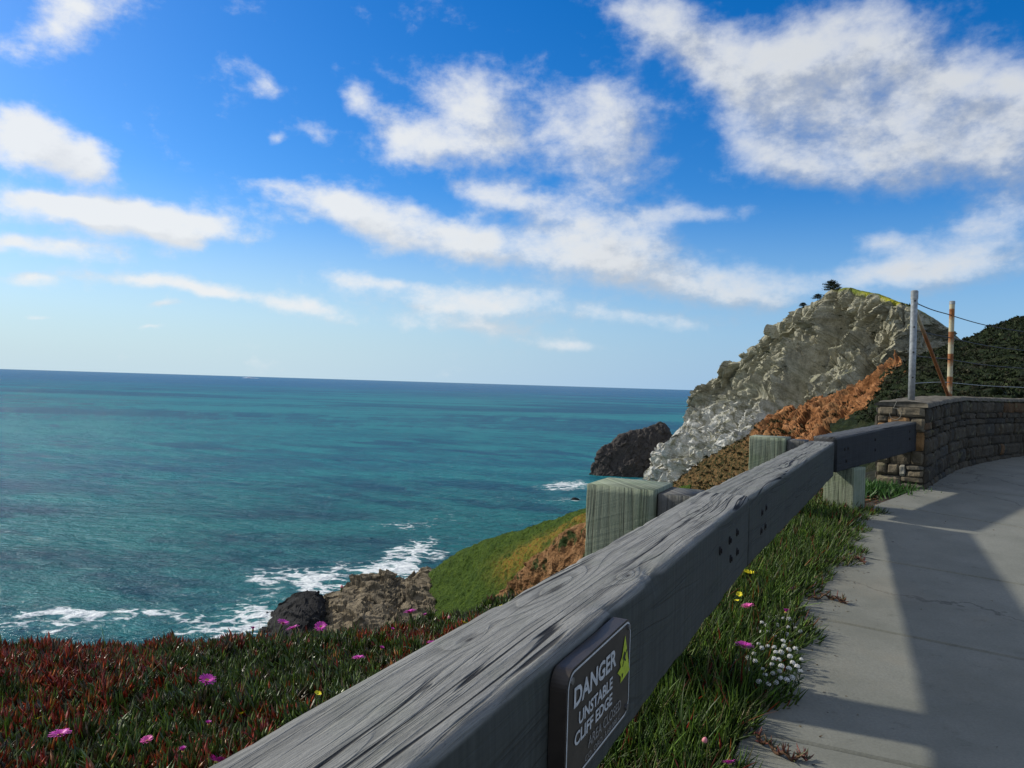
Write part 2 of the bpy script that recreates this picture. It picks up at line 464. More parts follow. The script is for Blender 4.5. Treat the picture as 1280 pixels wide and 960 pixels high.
# ================================================================== SEA
def sea():
    rr = np.concatenate([np.geomspace(70, 700, 420), np.geomspace(712, 60000, 90)])
    aa = np.linspace(rad(-100), rad(75), 560)
    R, A = np.meshgrid(rr, aa, indexing='ij')
    X = R * np.sin(A); Y = R * np.cos(A)
    P = np.stack([X, Y, X * 0], -1)
    # swell rolling in from the open sea plus wind chop
    w = perlin(np.stack([(X * .8 - Y * .6) / 60, (X * .6 + Y * .8) / 19, X * 0], -1)) * .55
    w += perlin(np.stack([(X * .9 - Y * .4) / 14, (X * .4 + Y * .9) / 5.5, X * 0 + 5], -1)) * .25
    w += ridged(np.stack([X / 8, Y / 4.5, X * 0 + 9], -1), 3) * .16
    w *= 1 - sstep(500, 1600, R)
    foam = np.zeros_like(X)
    spots = [(60,785,110,10,.6),(200,772,130,7,.6),(325,772,40,16,1.1),(285,790,60,10,.7),(345,722,70,14,.55),(420,712,60,12,.5),(505,712,45,14,1.2),(520,690,35,10,.75),
             (540,678,25,8,.7),(500,658,40,5,.6),(545,650,35,8,.35),(600,640,60,10,.2),(640,625,70,8,.3),(712,606,30,6,.85),(690,612,40,5,.4),(715,625,30,5,.35),(560,598,60,5,.2),
             (120,768,60,8,.5),(90,770,50,8,.5),(240,745,80,8,.25),(830,603,40,8,.8),(400,740,60,18,.7)]
    ix, iy = project(np.stack([X, Y, X * 0 + SEA], -1))
    wx = fbm(np.stack([X / 12, Y / 12, X * 0], -1), 3) * 12
    for (cx, cy, a, b, s) in spots:
        c = Uz(cx, cy, SEA); e1 = Uz(cx + a, cy, SEA); e2 = Uz(cx, cy + b, SEA); e3 = Uz(cx, cy - b, SEA)
        ra = abs(e1[0] - c[0]); rb = abs(e3[1] - e2[1]) / 2
        foam += s * np.exp(-(((X - c[0] + wx - (Y - c[1]) * c[0] / c[1]) / ra) ** 2 + ((Y - c[1] + wx * .6) / rb) ** 2))
    P[..., 2] = SEA + w + .25 * foam
    m, n, b, tc = mat('sea_water')
    o = n.new('ShaderNodeNewGeometry').outputs['Position']
    at = n.new('ShaderNodeAttribute', attribute_name='foam').outputs['Fac']
    big = n.noise(n.map(o, (.0016, .0042, 1)), 1., 4, .6)
    big2 = n.noise(n.map(o, (.012, .03, 1), (3, 1, 0)), 1., 8, .72)
    dist = n.vm('LENGTH', o)
    f1 = n.rng(n.math('ADD', big, n.math('MULTIPLY', n.math('SUBTRACT', big2, .5), .5)), .36, .62)
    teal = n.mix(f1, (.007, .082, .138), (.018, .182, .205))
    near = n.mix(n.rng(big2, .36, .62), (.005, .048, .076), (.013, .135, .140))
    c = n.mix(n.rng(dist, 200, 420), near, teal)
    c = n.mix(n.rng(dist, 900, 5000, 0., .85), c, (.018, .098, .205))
    # lacy foam
    wv = n.vm('ADD', o, n.vm('SCALE', n.vm('SUBTRACT', n.noise(o, .25, 3, .6, 0, 1), (.5, .5, .5)), sc=7.))
    ed = n.voro(n.map(wv, (.16, .28, .0)), 1., 'DISTANCE_TO_EDGE')
    lace = n.rng(ed, .0, .22, 1., 0.)
    fn = n.noise(n.map(o, (.25, .45, .2)), 1., 6, .68)
    fo = n.math('ADD', n.math('MULTIPLY', at, .95), n.math('ADD', n.math('MULTIPLY', lace, .48), n.math('MULTIPLY', n.math('SUBTRACT', fn, .5), 1.5)))
    fm = n.rng(fo, .76, 1.16)
    fm = n.math('MULTIPLY', fm, n.rng(at, .12, .4))
    cap = n.math('MULTIPLY', n.rng(n.noise(n.map(o, (.09, .22, .1)), 1., 5, .65), .72, .80), .35)
    fm = n.math('MAXIMUM', fm, n.math('MULTIPLY', cap, n.rng(dist, 150, 800, 1., 0.)))
    c = n.mix(n.math('MULTIPLY', n.rng(at, .15, 1.), .5), c, (.03, .17, .18))
    c = n.mix(fm, c, (.74, .78, .78))
    h = n.math('ADD', n.math('MULTIPLY', n.noise(n.map(o, (.10, .22, .1)), 1., 4, .6), 2.2), n.math('MULTIPLY', n.noise(n.map(o, (.5, .9, .4)), 1., 4, .65), .7))
    nrm = n.bump(h, 1., 1.6)
    m.node_tree.nodes.remove(b)
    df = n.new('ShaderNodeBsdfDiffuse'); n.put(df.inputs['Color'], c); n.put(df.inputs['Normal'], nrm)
    gl = n.new('ShaderNodeBsdfGlossy'); gl.inputs['Roughness'].default_value = .16; n.put(gl.inputs['Normal'], nrm); gl.inputs['Color'].default_value = (.9, .95, 1, 1)
    fr = n.new('ShaderNodeFresnel'); fr.inputs['IOR'].default_value = 1.33; n.put(fr.inputs['Normal'], nrm)
    k = n.math('MULTIPLY', n.math('MINIMUM', n.math('MULTIPLY', fr.outputs[0], .6), .25), n.math('SUBTRACT', 1., fm))   # wave slopes keep the mean reflectance of a rough sea low
    mx = n.new('ShaderNodeMixShader'); n.put(mx.inputs[0], k)
    m.node_tree.links.new(df.outputs[0], mx.inputs[1]); m.node_tree.links.new(gl.outputs[0], mx.inputs[2])
    m.node_tree.links.new(mx.outputs[0], m.node_tree.nodes['Material Output'].inputs[0])
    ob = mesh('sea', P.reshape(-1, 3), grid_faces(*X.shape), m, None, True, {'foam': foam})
    tag(ob, kind='structure', label='teal sea with streaks of white foam near the shore')
sea()

# ================================================================== FAR TERRAIN
def rockmat(name, cols, white=None, grass=None, scale=.35, scrub=None, streak=None):
    m, n, b, tc = mat(name)
    g = n.new('ShaderNodeNewGeometry'); o = g.outputs['Position']
    f = n.noise(o, scale, 6, .65); f2 = n.noise(o, scale * .18, 4, .6); f3 = n.noise(o, scale * 6, 4, .6)
    c = n.ramp(n.math('ADD', n.math('MULTIPLY', f, .65), n.math('MULTIPLY', f2, .35)), cols)
    z = n.sep(o)[2]
    if white:
        z0, z1, wc = white
        zz = n.math('ADD', z, n.math('MULTIPLY', n.math('SUBTRACT', n.noise(o, .06, 5, .65), .5), 30.))
        k = n.rng(zz, z0, z1, 1., 0.)
        c = n.mix(n.math('MULTIPLY', k, n.rng(f, .35, .6)), c, wc)
    nz = n.sep(g.outputs['Normal'])[2]
    if scrub:
        sc, amt = scrub
        c = n.mix(n.math('MULTIPLY', n.math('MULTIPLY', n.rng(nz, .25, .6), n.rng(f2, .4, .6)), amt), c, sc)
    if grass:
        at = n.new('ShaderNodeAttribute', attribute_name='grass').outputs['Fac']
        gc = n.mix(n.rng(n.noise(o, .12, 5, .6), .4, .6), grass[0], grass[1])
        c = n.mix(at, c, gc)
    if streak:
        sk = n.noise(n.map(o, (.30, .30, .05), rot=(.35, .2, 0)), 1., 5, .65)
        c = n.mix(n.rng(sk, .52, .68, 0., .4), c, streak)
    c = n.mix(n.rng(f3, .3, .75, 0., .45), c, tuple(x * .35 for x in cols[1][1]))
    finish(n, b, c, .9, n.bump(n.math('ADD', f3, n.math('MULTIPLY', f, 2.)), .7, .5 / scale * .35), .15)
    return m

def rows_px(*rows):
    return [[U(*p) for p in r] for r in rows]

def sunk(row, z, off):
    """copies of the points of a row pushed by off (x,y) and set to height z"""
    return [np.array([p[0] + off[0], p[1] + off[1], z]) for p in row]

# ---- main cliff: ridge line from the sea (left) up to the peak and down its shaded right shoulder
def cliff():
    RG = [(806,596,374),(822,572,370),(842,540,362),(862,512,353),(884,486,343),(912,460,329),(948,428,311),(988,397,290),(1022,376,272),(1054,361,257),(1088,366,243),(1122,377,230),(1148,388,226),(1176,405,236),(1204,430,250),(1240,470,268)]
    ridge = [U(*p) for p in RG]
    rows = []
    n_out = np.array([-.93, -.37])
    H = [p[2] - SEA for p in ridge]
    back2 = []; back1 = []; r1 = []; r2 = []; r3 = []; base = []
    for k, p in enumerate(ridge):
        h = H[k]; t = k / (len(ridge) - 1)
        def at(fr, hz, prot=0):
            q = p[:2] + n_out * (fr * h * .50 + prot)
            return np.array([q[0], q[1], SEA + h * hz])
        # buttress with a shaded right flank, then a recess
        pr = 0
        pr2 = 0
        # right shoulder turns away from the sun
        wrap = max(0, k - 12)
        def turn(v):
            return v + np.array([wrap * 7.0, -wrap * 1.0, 0])
        r1.append(turn(at(.10, .81, 0))); r2.append(turn(at(.40, .56, pr))); r3.append(turn(at(.72, .26, pr2))); base.append(turn(at(1., -.04, pr2)))
        b = p[:2] + np.array([.72, .69]) * (h * .45 + 4)
        back1.append(np.array([b[0], b[1], SEA + h * .80])); b = p[:2] + np.array([.72, .69]) * (h * 1.1 + 14)
        back2.append(np.array([b[0], b[1], SEA - 4]))
    G = loft([base, r3, r2, r1, ridge, back1, back2], 560, 430)
    N = gnormal(G)
    if N[100, 200, 1] > 0: N = -N
    shp = G.shape[:2]
    v = np.linspace(0, 1, shp[0])[:, None] * np.ones(shp); u = np.linspace(0, 1, shp[1])[None] * np.ones(shp)
    strike = np.array([.42, -.91, 0])
    a = G @ strike; z = G[..., 2]
    wv = fbm(G / 22, 3) * 6
    q = np.stack([(a - .55 * z + wv) / 17, (z + .2 * a) / 46, a * 0], -1)
    d = 4.5 * (ridged(q, 2) - .30); ds = 0
    w3 = fbm(G / 9, 3) * 2.2
    for (sx, sz, am) in ((13., 24., 4.6), (6.5, 12., 3.6), (3.2, 6., 2.2), (1.6, 2.8, .9)):
        ds = ds + am * facet(np.stack([(a - .55 * z + wv * .5 + w3) / sx, (z + .35 * a + w3) / sz, G[..., 0] / (sx * 2.)], -1), .9)
    ds = ds + .18 * fbm(G / 1.3, 3)
    for (sx, sz, dep, wd_, o_) in ((16., 45., 4.5, .08, 0.), (8., 22., 2.6, .08, 7.)):
        pz_ = perlin(np.stack([(a - .55 * z + wv) / sx, (z + .2 * a) / sz, a * 0 + o_], -1))
        ds = ds - dep * np.exp(-(pz_ / wd_) ** 2)
    uc = .585 + .02 * fbm(np.stack([z / 14, u * 0, u * 0], -1), 3) + .012 * fbm(np.stack([z / 4, u * 0, u * 0], -1), 2)
    butt = np.where(u < uc, 6.5 * sstep(.47, .575, u), -9 + 15.5 * sstep(.008, 0, u - uc) + 9 * sstep(.014, .055, u - uc))
    d += butt * sstep(.645, .54, v) * sstep(0, .15, v)
    u2 = .33 + .03 * fbm(np.stack([z / 12, u * 0 + 4, u * 0], -1), 3)
    d += np.where(u < u2, 3.0 * sstep(.2, .32, u), 3.0 * sstep(.015, 0, u - u2)) * sstep(.64, .5, v)
    amp = np.clip(sstep(.0, .07, u) * 1.15, .15, 1)
    rv = 4 / 6
    amp = amp * np.where(v > rv, np.clip(.5 - (v - rv) * 7, .12, 1), 1)
    tp = sstep(.47, .60, v) * sstep(.30, .46, u)
    amp = amp * (1 - .6 * sstep(.5, .62, u) * sstep(.60, .66, v))
    edge = np.exp(-((v - rv) / .045) ** 2)
    amp = amp * (1 - (.35 + .45 * sstep(.38, .48, u)) * edge)
    G = G + N * ((d * (1 - .55 * tp) + (ds - .4 * tp) * (1 - .2 * tp)) * amp)[..., None]
    gr = sstep(.585, .64, v) * sstep(.575, .60, u) * sstep(.86, .78, u)
    gr = gr * sstep(-.25, .15, fbm(G / 6, 3) + (v - .63) * 12)
    m = rockmat('cliff_rock', [(.26, (.085, .080, .055)), (.41, (.25, .236, .165)), (.54, (.42, .40, .30)), (.78, (.56, .54, .44))], white=(-13, 1, (.66, .655, .62)), grass=((.13, .17, .02), (.34, .33, .02)), scrub=((.07, .085, .018), .5), streak=(.10, .098, .080))
    o = mesh('cliff', G.reshape(-1, 3), grid_faces(*shp), m, None, False, {'grass': gr})
    tag(o, 'pale grey and tan rock cliff with green peak dropping to sea', kind='structure')
    return G
CL = cliff()

# ---- dark sea stack
def stack():
    R1 = [(731,607,378),(742,586,380),(752,563,382),(768,550,384),(786,541,386),(803,537,388),(818,532,390),(829,531,392),(838,545,394),(852,575,396),(862,606,396)]
    ridge = [U(*p) for p in R1]
    f1 = []; f2 = []; b1 = []; b2 = []
    for k, p in enumerate(ridge):
        h = p[2] - SEA
        f1.append(np.array([p[0] - .02 * h, p[1] - .34 * h, SEA + .55 * h])); f2.append(np.array([p[0] - .02 * h, p[1] - .60 * h - .5, SEA - 1.5]))
        b1.append(np.array([p[0] + .08 * h, p[1] + .3 * h, SEA + .55 * h])); b2.append(np.array([p[0] + .1 * h, p[1] + .6 * h + 1, SEA - 1.5]))
    G = loft([f2, f1, ridge, b1, b2], 170, 140); N = gnormal(G)
    if N[30, 80, 1] > 0: N = -N
    d = 1.5 * ridged(np.stack([(G[..., 0] - .5 * G[..., 2]) / 7, G[..., 1] / 9, G[..., 2] / 14], -1), 4) + .5 * fbm(G / 1.5, 3)
    d += .9 * facet(np.stack([G[..., 0] / 4, G[..., 1] / 6, G[..., 2] / 6.5], -1)) + .5 * facet(G / np.array([1.8, 3, 2.8]))
    v = np.linspace(0, 1, 140)[:, None]
    d = d * (1 - .4 * np.exp(-((v - .5) / .04) ** 2))
    G = G + N * d[..., None]
    m = rockmat('stack_rock', [(.2, (.035, .033, .032)), (.45, (.062, .056, .052)), (.65, (.085, .075, .066)), (.85, (.14, .125, .11))], scale=.5)
    o = mesh('sea_stack', G.reshape(-1, 3), grid_faces(140, 170), m)
    tag(o, 'dark jagged sea stack standing in the surf at the foot of the pale cliff', 'sea stack')
stack()

# ---- orange eroded slope below the cliff
def orange():
    kk = lambda L: [(x, y, d * .80) for x, y, d in L]
    top = [U(*p) for p in kk([(826,624,318),(846,603,306),(872,583,292),(905,562,276),(945,542,262),(985,520,250),(1020,511,243),(1052,505,238),(1078,490,233),(1108,466,228),(1128,458,226)])]
    mid = [U(*p) for p in kk([(828,650,290),(856,628,276),(890,612,258),(930,590,238),(972,566,220),(1010,556,208),(1045,548,200),(1078,536,194),(1104,520,190),(1130,508,186),(1160,500,184)])]
    low = [U(*p) for p in kk([(800,720,250),(840,700,230),(880,680,210),(930,660,190),(980,640,172),(1020,630,160),(1060,620,150),(1095,610,144),(1125,600,140),(1150,590,138),(1180,580,136)])]
    bot = [np.array([p[0] - 14, p[1] - 8, SEA - 2]) for p in low]
    bk1 = [p + np.array([7, 9, -6.]) for p in top]; bk2 = [np.array([p[0] + 14, p[1] + 18, p[2] - 30]) for p in top]
    G = loft([bot, low, mid, top, bk1, bk2], 360, 260); N = gnormal(G)
    if N[150, 200, 2] < 0: N = -N
    shp = G.shape[:2]
    v = np.linspace(0, 1, shp[0])[:, None] * np.ones(shp); u = np.linspace(0, 1, shp[1])[None] * np.ones(shp)
    a = G @ np.array([.7, -.7, 0.]); z = G[..., 2]; wv = fbm(G / 10, 3) * 4
    bare = sstep(.33, .46, u + .05 * fbm(G / 9, 2))
    d = bare * (3.0 * ridged(np.stack([(a + wv - .4 * z) / 6.5, z / 16, a * 0], -1), 4) + .5 * fbm(G / 1.4, 3))
    wd, wi = worley(G / np.array([1.7, 1.7, 1.3])); d += bare * (1.5 * facet(np.stack([(a + wv - .4 * z) / 4.5, z / 7, G[..., 0] / 9], -1)) + .8 * facet(np.stack([(a + wv - .4 * z) / 2.0, z / 3.2, G[..., 0] / 4], -1))) + (1 - bare) * (1.0 * (.55 - wd) + 1.3 * fbm(G / 4, 3)) + bare * .5 * (wi - .5)
    rv = 3 / 5
    d = d * np.where(v > rv, np.clip(1 - (v - rv) * 5, .1, 1), 1)
    G = G + N * d[..., None]
    m, n, b, tc = mat('eroded_earth')
    o = n.new('ShaderNodeNewGeometry').outputs['Position']
    at = n.new('ShaderNodeAttribute', attribute_name='bare').outputs['Fac']
    f = n.noise(o, .5, 6, .65); f2 = n.noise(o, 2.2, 5, .65)
    org = n.ramp(f, [(.30, (.06, .026, .010)), (.45, (.20, .088, .034)), (.58, (.31, .145, .060)), (.8, (.43, .25, .125))])
    brn = n.ramp(f, [(.3, (.035, .035, .014)), (.45, (.10, .062, .026)), (.6, (.16, .095, .04)), (.75, (.20, .13, .07))])
    org = n.mix(n.rng(n.noise(o, .16, 5, .65), .50, .64, 0., .75), org, (.12, .075, .036))
    brn = n.mix(n.rng(f2, .5, .60), brn, (.030, .036, .012))
    brn = n.mix(n.rng(n.noise(o, 1.1, 4, .7), .50, .58), brn, (.022, .030, .010))
    c = n.mix(at, brn, org)
    finish(n, b, c, .95, n.bump(n.math('ADD', f2, f), .6, .6), .1)
    ob = mesh('eroded_slope', G.reshape(-1, 3), grid_faces(*shp), m, None, False, {'bare': bare})
    tag(ob, 'orange eroded earth slope turning to brown scrub at its foot', kind='structure')
    return G
OG = orange()

# ---- dark green hillside behind the stone wall
def hill():
    top = [U(*p) for p in [(1040,530,176),(1074,512,178),(1098,494,172),(1112,468,174),(1150,450,182),(1176,438,190),(1204,429,204),(1240,411,212),(1270,401,220),(1300,394,228),(1380,376,236),(1500,350,250)]]
    mid = [U(*p) for p in [(1046,560,120),(1080,545,118),(1108,530,116),(1130,515,114),(1160,505,112),(1190,500,110),(1220,495,108),(1260,488,106),(1300,484,104),(1350,478,102),(1430,470,100),(1560,460,98)]]
    low = [U(*p) for p in [(1075,640,66),(1096,630,64),(1120,610,60),(1140,590,56),(1170,575,52),(1200,565,50),(1240,550,48),(1280,540,46),(1330,535,44),(1400,530,42),(1500,525,40),(1640,520,38)]]
    bot = [np.array([p[0] - 7, p[1] - 9, SEA + 15]) for p in low]
    bk = [p + np.array([14, 22, -5.]) for p in top]
    G = loft([bot, low, mid, top, bk], 420, 330); N = gnormal(G)
    if N[180, 200, 2] < 0: N = -N
    wd, wi = worley(G / 1.9); wd2, wi2 = worley(G / 4.3)
    d = .9 * (.7 - wd) * (.5 + wi) + 1.6 * (.6 - wd2) * wi2 + .9 * fbm(G / 9, 3)
    G = G + N * d[..., None]
    m, n, b, tc = mat('scrub')
    o = n.new('ShaderNodeNewGeometry').outputs['Position']
    f = n.noise(o, .5, 5, .65); f2 = n.noise(o, 3., 5, .7); f3 = n.noise(o, .07, 4, .6)
    c = n.ramp(f, [(.3, (.008, .014, .006)), (.5, (.017, .027, .010)), (.7, (.036, .046, .017))])
    c = n.mix(n.rng(f3, .5, .66, 0., .5), c, (.045, .035, .025))
    c = n.mix(n.rng(f2, .62, .72, 0., .35), c, (.16, .16, .11))
    finish(n, b, c, .9, n.bump(f2, 1., .6), .1)
    ob = mesh('hillside', G.reshape(-1, 3), grid_faces(330, 420), m)
    tag(ob, 'dark green scrub hillside rising behind the stone wall', kind='structure')
    return G
HG = hill()

# ---- green headland spur with bare orange near side
def spur():
    far = [U(*p) for p in [(516,764,150),(522,742,152),(533,722,152),(548,708,150),(572,692,146),(605,680,141),(645,671,134),(690,661,127),(730,651,121),(790,640,114),(860,630,106)]]
    lip = [U(*p) for p in [(530,800,126),(560,792,126),(585,780,125),(604,766,123),(622,748,121),(642,727,117),(664,703,113),(690,681,109),(727,656,105),(790,645,101),(860,636,97)]]
    mid = [(a * .5 + b * .5) + np.array([0, 0, .9]) for a, b in zip(far, lip)]
    low = [U(*p) for p in [(545,830,121),(575,822,120),(600,812,118),(625,800,115),(650,790,111),(680,780,106),(705,765,101),(735,745,97),(780,730,93),(830,715,90),(900,700,87)]]
    bot = [np.array([p[0] - 6, p[1] - 9, SEA - 2]) for p in low]
    bk = [np.array([p[0] - 2, p[1] + 12, SEA - 2]) for p in far]
    G = loft([bot, low, lip, mid, far, bk], 340, 300); N = gnormal(G)
    if N[170, 170, 2] < 0: N = -N
    shp = G.shape[:2]
    v = np.linspace(0, 1, shp[0])[:, None] * np.ones(shp); u = np.linspace(0, 1, shp[1])[None] * np.ones(shp)
    w = v + .014 * fbm(G / 3.0, 3)
    green = sstep(.395, .41, w)
    a = G @ np.array([.7, -.7, 0]); z = G[..., 2]
    d = (1 - green) * (1.0 * ridged(np.stack([(a - .3 * z) / 4.2, z / 6, G[..., 1] / 6], -1), 4) + .35 * fbm(G / .8, 3)) + green * (.40 * fbm(G / 1.1, 4) + .6 * fbm(G / 5, 3))
    wd, wi = worley(G / 1.4); d += (1 - green) * .5 * (wi - .5)
    d = d * np.clip(1 - np.maximum(0, v - .78) * 9, .2, 1)
    G = G + N * d[..., None]
    m, n, b, tc = mat('headland_cover')
    o = n.new('ShaderNodeNewGeometry').outputs['Position']
    at = n.new('ShaderNodeAttribute', attribute_name='green').outputs['Fac']
    rd = n.new('ShaderNodeAttribute', attribute_name='red').outputs['Fac']
    f = n.noise(o, .6, 6, .65); f2 = n.noise(o, 3., 5, .65)
    org = n.ramp(f, [(.25, (.085, .04, .018)), (.45, (.20, .10, .04)), (.62, (.30, .165, .075)), (.8, (.38, .25, .13))])
    grn = n.ramp(n.math('ADD', n.math('MULTIPLY', f2, .6), n.math('MULTIPLY', f, .4)), [(.32, (.014, .030, .003)), (.47, (.034, .066, .006)), (.58, (.060, .100, .009)), (.72, (.11, .140, .014))])
    red = n.mix(n.rng(f2, .4, .6), (.19, .085, .014), (.16, .16, .018))
    grn = n.mix(n.math('MULTIPLY', rd, n.rng(f, .3, .6)), grn, red)
    org = n.mix(n.rng(n.noise(o, .22, 4, .6), .56, .64), org, (.03, .05, .012))
    c = n.mix(at, org, grn)
    finish(n, b, c, .9, n.bump(n.math('ADD', f2, n.math('MULTIPLY', f, n.math('SUBTRACT', 1.3, at))), 1., .5), .15)
    ix, iy = project(G)
    redm = np.exp(-((w - .49) / .085) ** 2) * sstep(.36, .58, u) * 1.5
    ob = mesh('headland', G.reshape(-1, 3), grid_faces(*shp), m, None, False, {'green': green, 'red': redm})
    tag(ob, 'green headland spur with a bare orange earth side', kind='structure')
    return G, green
SG, SGm = spur()

# ---- shore rocks (closed mounds)
def mound(name, label, cat, pts, back, m, amp, size, nu=130, nv=110, group=None, front=0.):
    ridge = [U(*p) for p in pts]
    f1 = []; f2 = []; b1 = []; b2 = []
    for p in ridge:
        h = max(p[2] - SEA, .4)
        k_ = 1 - front / p[1] * .45; k2 = 1 - front / p[1]
        f1.append(np.array([p[0] * k_, p[1] * k_ - .42 * h - .1 * back, SEA + .72 * h])); f2.append(np.array([p[0] * k2, p[1] * k2 - .85 * h - .25 * back, SEA - 1.2]))
        b1.append(np.array([p[0], p[1] + .5 * back, SEA + .6 * h])); b2.append(np.array([p[0], p[1] + back, SEA - 1.2]))
    G = loft([f2, f1, ridge, b1, b2], nu, nv); N = gnormal(G)
    if N[nv // 4, nu // 2, 1] > 0: N = -N
    wq = fbm(G / (size * .9), 3) * size * .35
    d = amp * ridged(np.stack([(G[..., 0] * .45 - G[..., 2] * .9 + .25 * G[..., 1] + wq) / (size * .38), (G[..., 0] * .9 + G[..., 2] * .45 + .5 * G[..., 1]) / (size * 1.5), G[..., 1] / (size * 2)], -1), 5) + .25 * amp * fbm(G / (size * .2), 3)
    d = .55 * d
    for sc_, am in ((.95, .75), (.45, .6), (.2, .4)):
        d += amp * am * facet(np.stack([(G[..., 0] * .45 - G[..., 2] * .9 + .25 * G[..., 1] + wq) / (size * sc_ * .7), (G[..., 0] * .9 + G[..., 2] * .45 + .5 * G[..., 1]) / (size * sc_ * 1.7), G[..., 1] / (size * sc_ * 1.4)], -1), 1.)
    G = G + N * d[..., None]
    o = mesh(name, G.reshape(-1, 3), grid_faces(nv, nu), m)
    return tag(o, label, cat, group)
m_tan = rockmat('shore_rock', [(.24, (.024, .020, .014)), (.4, (.10, .082, .055)), (.56, (.24, .195, .130)), (.8, (.40, .33, .22))], scale=.8)
m_drk = rockmat('wet_rock', [(.25, (.010, .010, .010)), (.45, (.020, .020, .020)), (.65, (.038, .036, .034)), (.85, (.075, .07, .062))], scale=.8)
mound('rock_outcrop', 'large pale brown layered rock outcrop rising from the surf below the green headland', 'rock',
      [(384,792,143),(392,766,145),(408,752,147),(432,737,149),(462,724,151),(486,720,152),(500,728,152),(520,724,153),(538,720,154),(560,730,154),(585,780,153)], 9, m_tan, 1.25, 6, 230, 210, None, 24.)
mound('shore_rock', 'dark wet rounded rock beside the foam at the left end of the outcrop', 'rock',
      [(326,798,138),(338,772,139),(354,757,140),(372,747,141),(388,742,142),(402,748,142),(412,775,142)], 5, m_drk, .6, 5, 110, 100, None, 16.)
mound('sea_rock', 'small dark rock awash in the foam, farther of two off the sea stack', 'rock', [(689,610,SEA and 330),(692,607.5,330),(696,608,330),(699,610,330)], 2, m_drk, .15, 2, 24, 20, 'small rocks awash in the sea')
mound('sea_rock', 'small dark rock awash in the water, nearer of two beside the grey post', 'rock', [(714,625,293),(717,622.5,293),(721,623,293),(724,625,293)], 2, m_drk, .15, 2, 24, 20, 'small rocks awash in the sea')

# ================================================================== PATH, BANK
def path_z(y):
    y = np.asarray(y, float)
    return .065 * np.clip(y - 3.0, 0, 4.65) + .022 * np.clip(y - 7.65, 0, 4)

ja = Uz(937, 620, .836); na = Uz(600, 893, .836)                 # top front edge of the rail: joint and a nearer point
jb = U(1043, 552.5, 6.25)
dA = (ja - na)[:2]; dA /= np.linalg.norm(dA)
dB = (jb - ja)[:2]; dB /= np.linalg.norm(dB)
nA = np.array([dA[1], -dA[0]]); nB = np.array([dB[1], -dB[0]])     # road-side normals

WL = np.array([[4.28, 7.65], [5.85, 9.6], [7.96, 11.5], [10.8, 13.3], [14., 14.6], [17.5, 15.4]])   # road-side foot of the wall
WLf = crom(WL, 400)
WLs = np.concatenate([[0], np.cumsum(np.linalg.norm(np.diff(WLf, axis=0), axis=1))])
def wall_pt(s, off):
    """point at arc length s along the wall, off metres towards the sea"""
    s = min(s, WLs[-1] - .2)
    x = np.interp(s, WLs, WLf[:, 0]); y = np.interp(s, WLs, WLf[:, 1])
    e = .05
    tx = np.interp(s + e, WLs, WLf[:, 0]) - np.interp(s - e, WLs, WLf[:, 0]); ty = np.interp(s + e, WLs, WLf[:, 1]) - np.interp(s - e, WLs, WLf[:, 1])
    if s < e: tx, ty = WLf[3] - WLf[0]
    l = math.hypot(tx, ty)
    return np.array([x - ty / l * off, y + tx / l * off])

EDGE = [ja[:2] + nA * .12 - dA * 7, ja[:2] + nA * .11 - dA * 3, ja[:2] + nA * .07 - dA * 1.2, ja[:2] + nA * .03, ja[:2] + nB * .04 + dB * 1.5, ja[:2] + nB * .14 + dB * 2.7, jb[:2] + nB * .22 + dB * .5]
EDGE += [np.array([4.17, 7.64]), WL[1] + [-.02, .03], WL[2], WL[3], WL[4]]
EDGE = np.array(EDGE)
ED = crom(EDGE, 600)
EDs = np.concatenate([[0], np.cumsum(np.linalg.norm(np.diff(ED, axis=0), axis=1))])
def epos(s):
    p = np.array([np.interp(s, EDs, ED[:, 0]), np.interp(s, EDs, ED[:, 1])]); q = np.array([np.interp(s + .2, EDs, ED[:, 0]), np.interp(s + .2, EDs, ED[:, 1])]); r = np.array([np.interp(s - .2, EDs, ED[:, 0]), np.interp(s - .2, EDs, ED[:, 1])])
    t = q - r; t /= np.linalg.norm(t)
    return p, np.array([t[1], -t[0]])

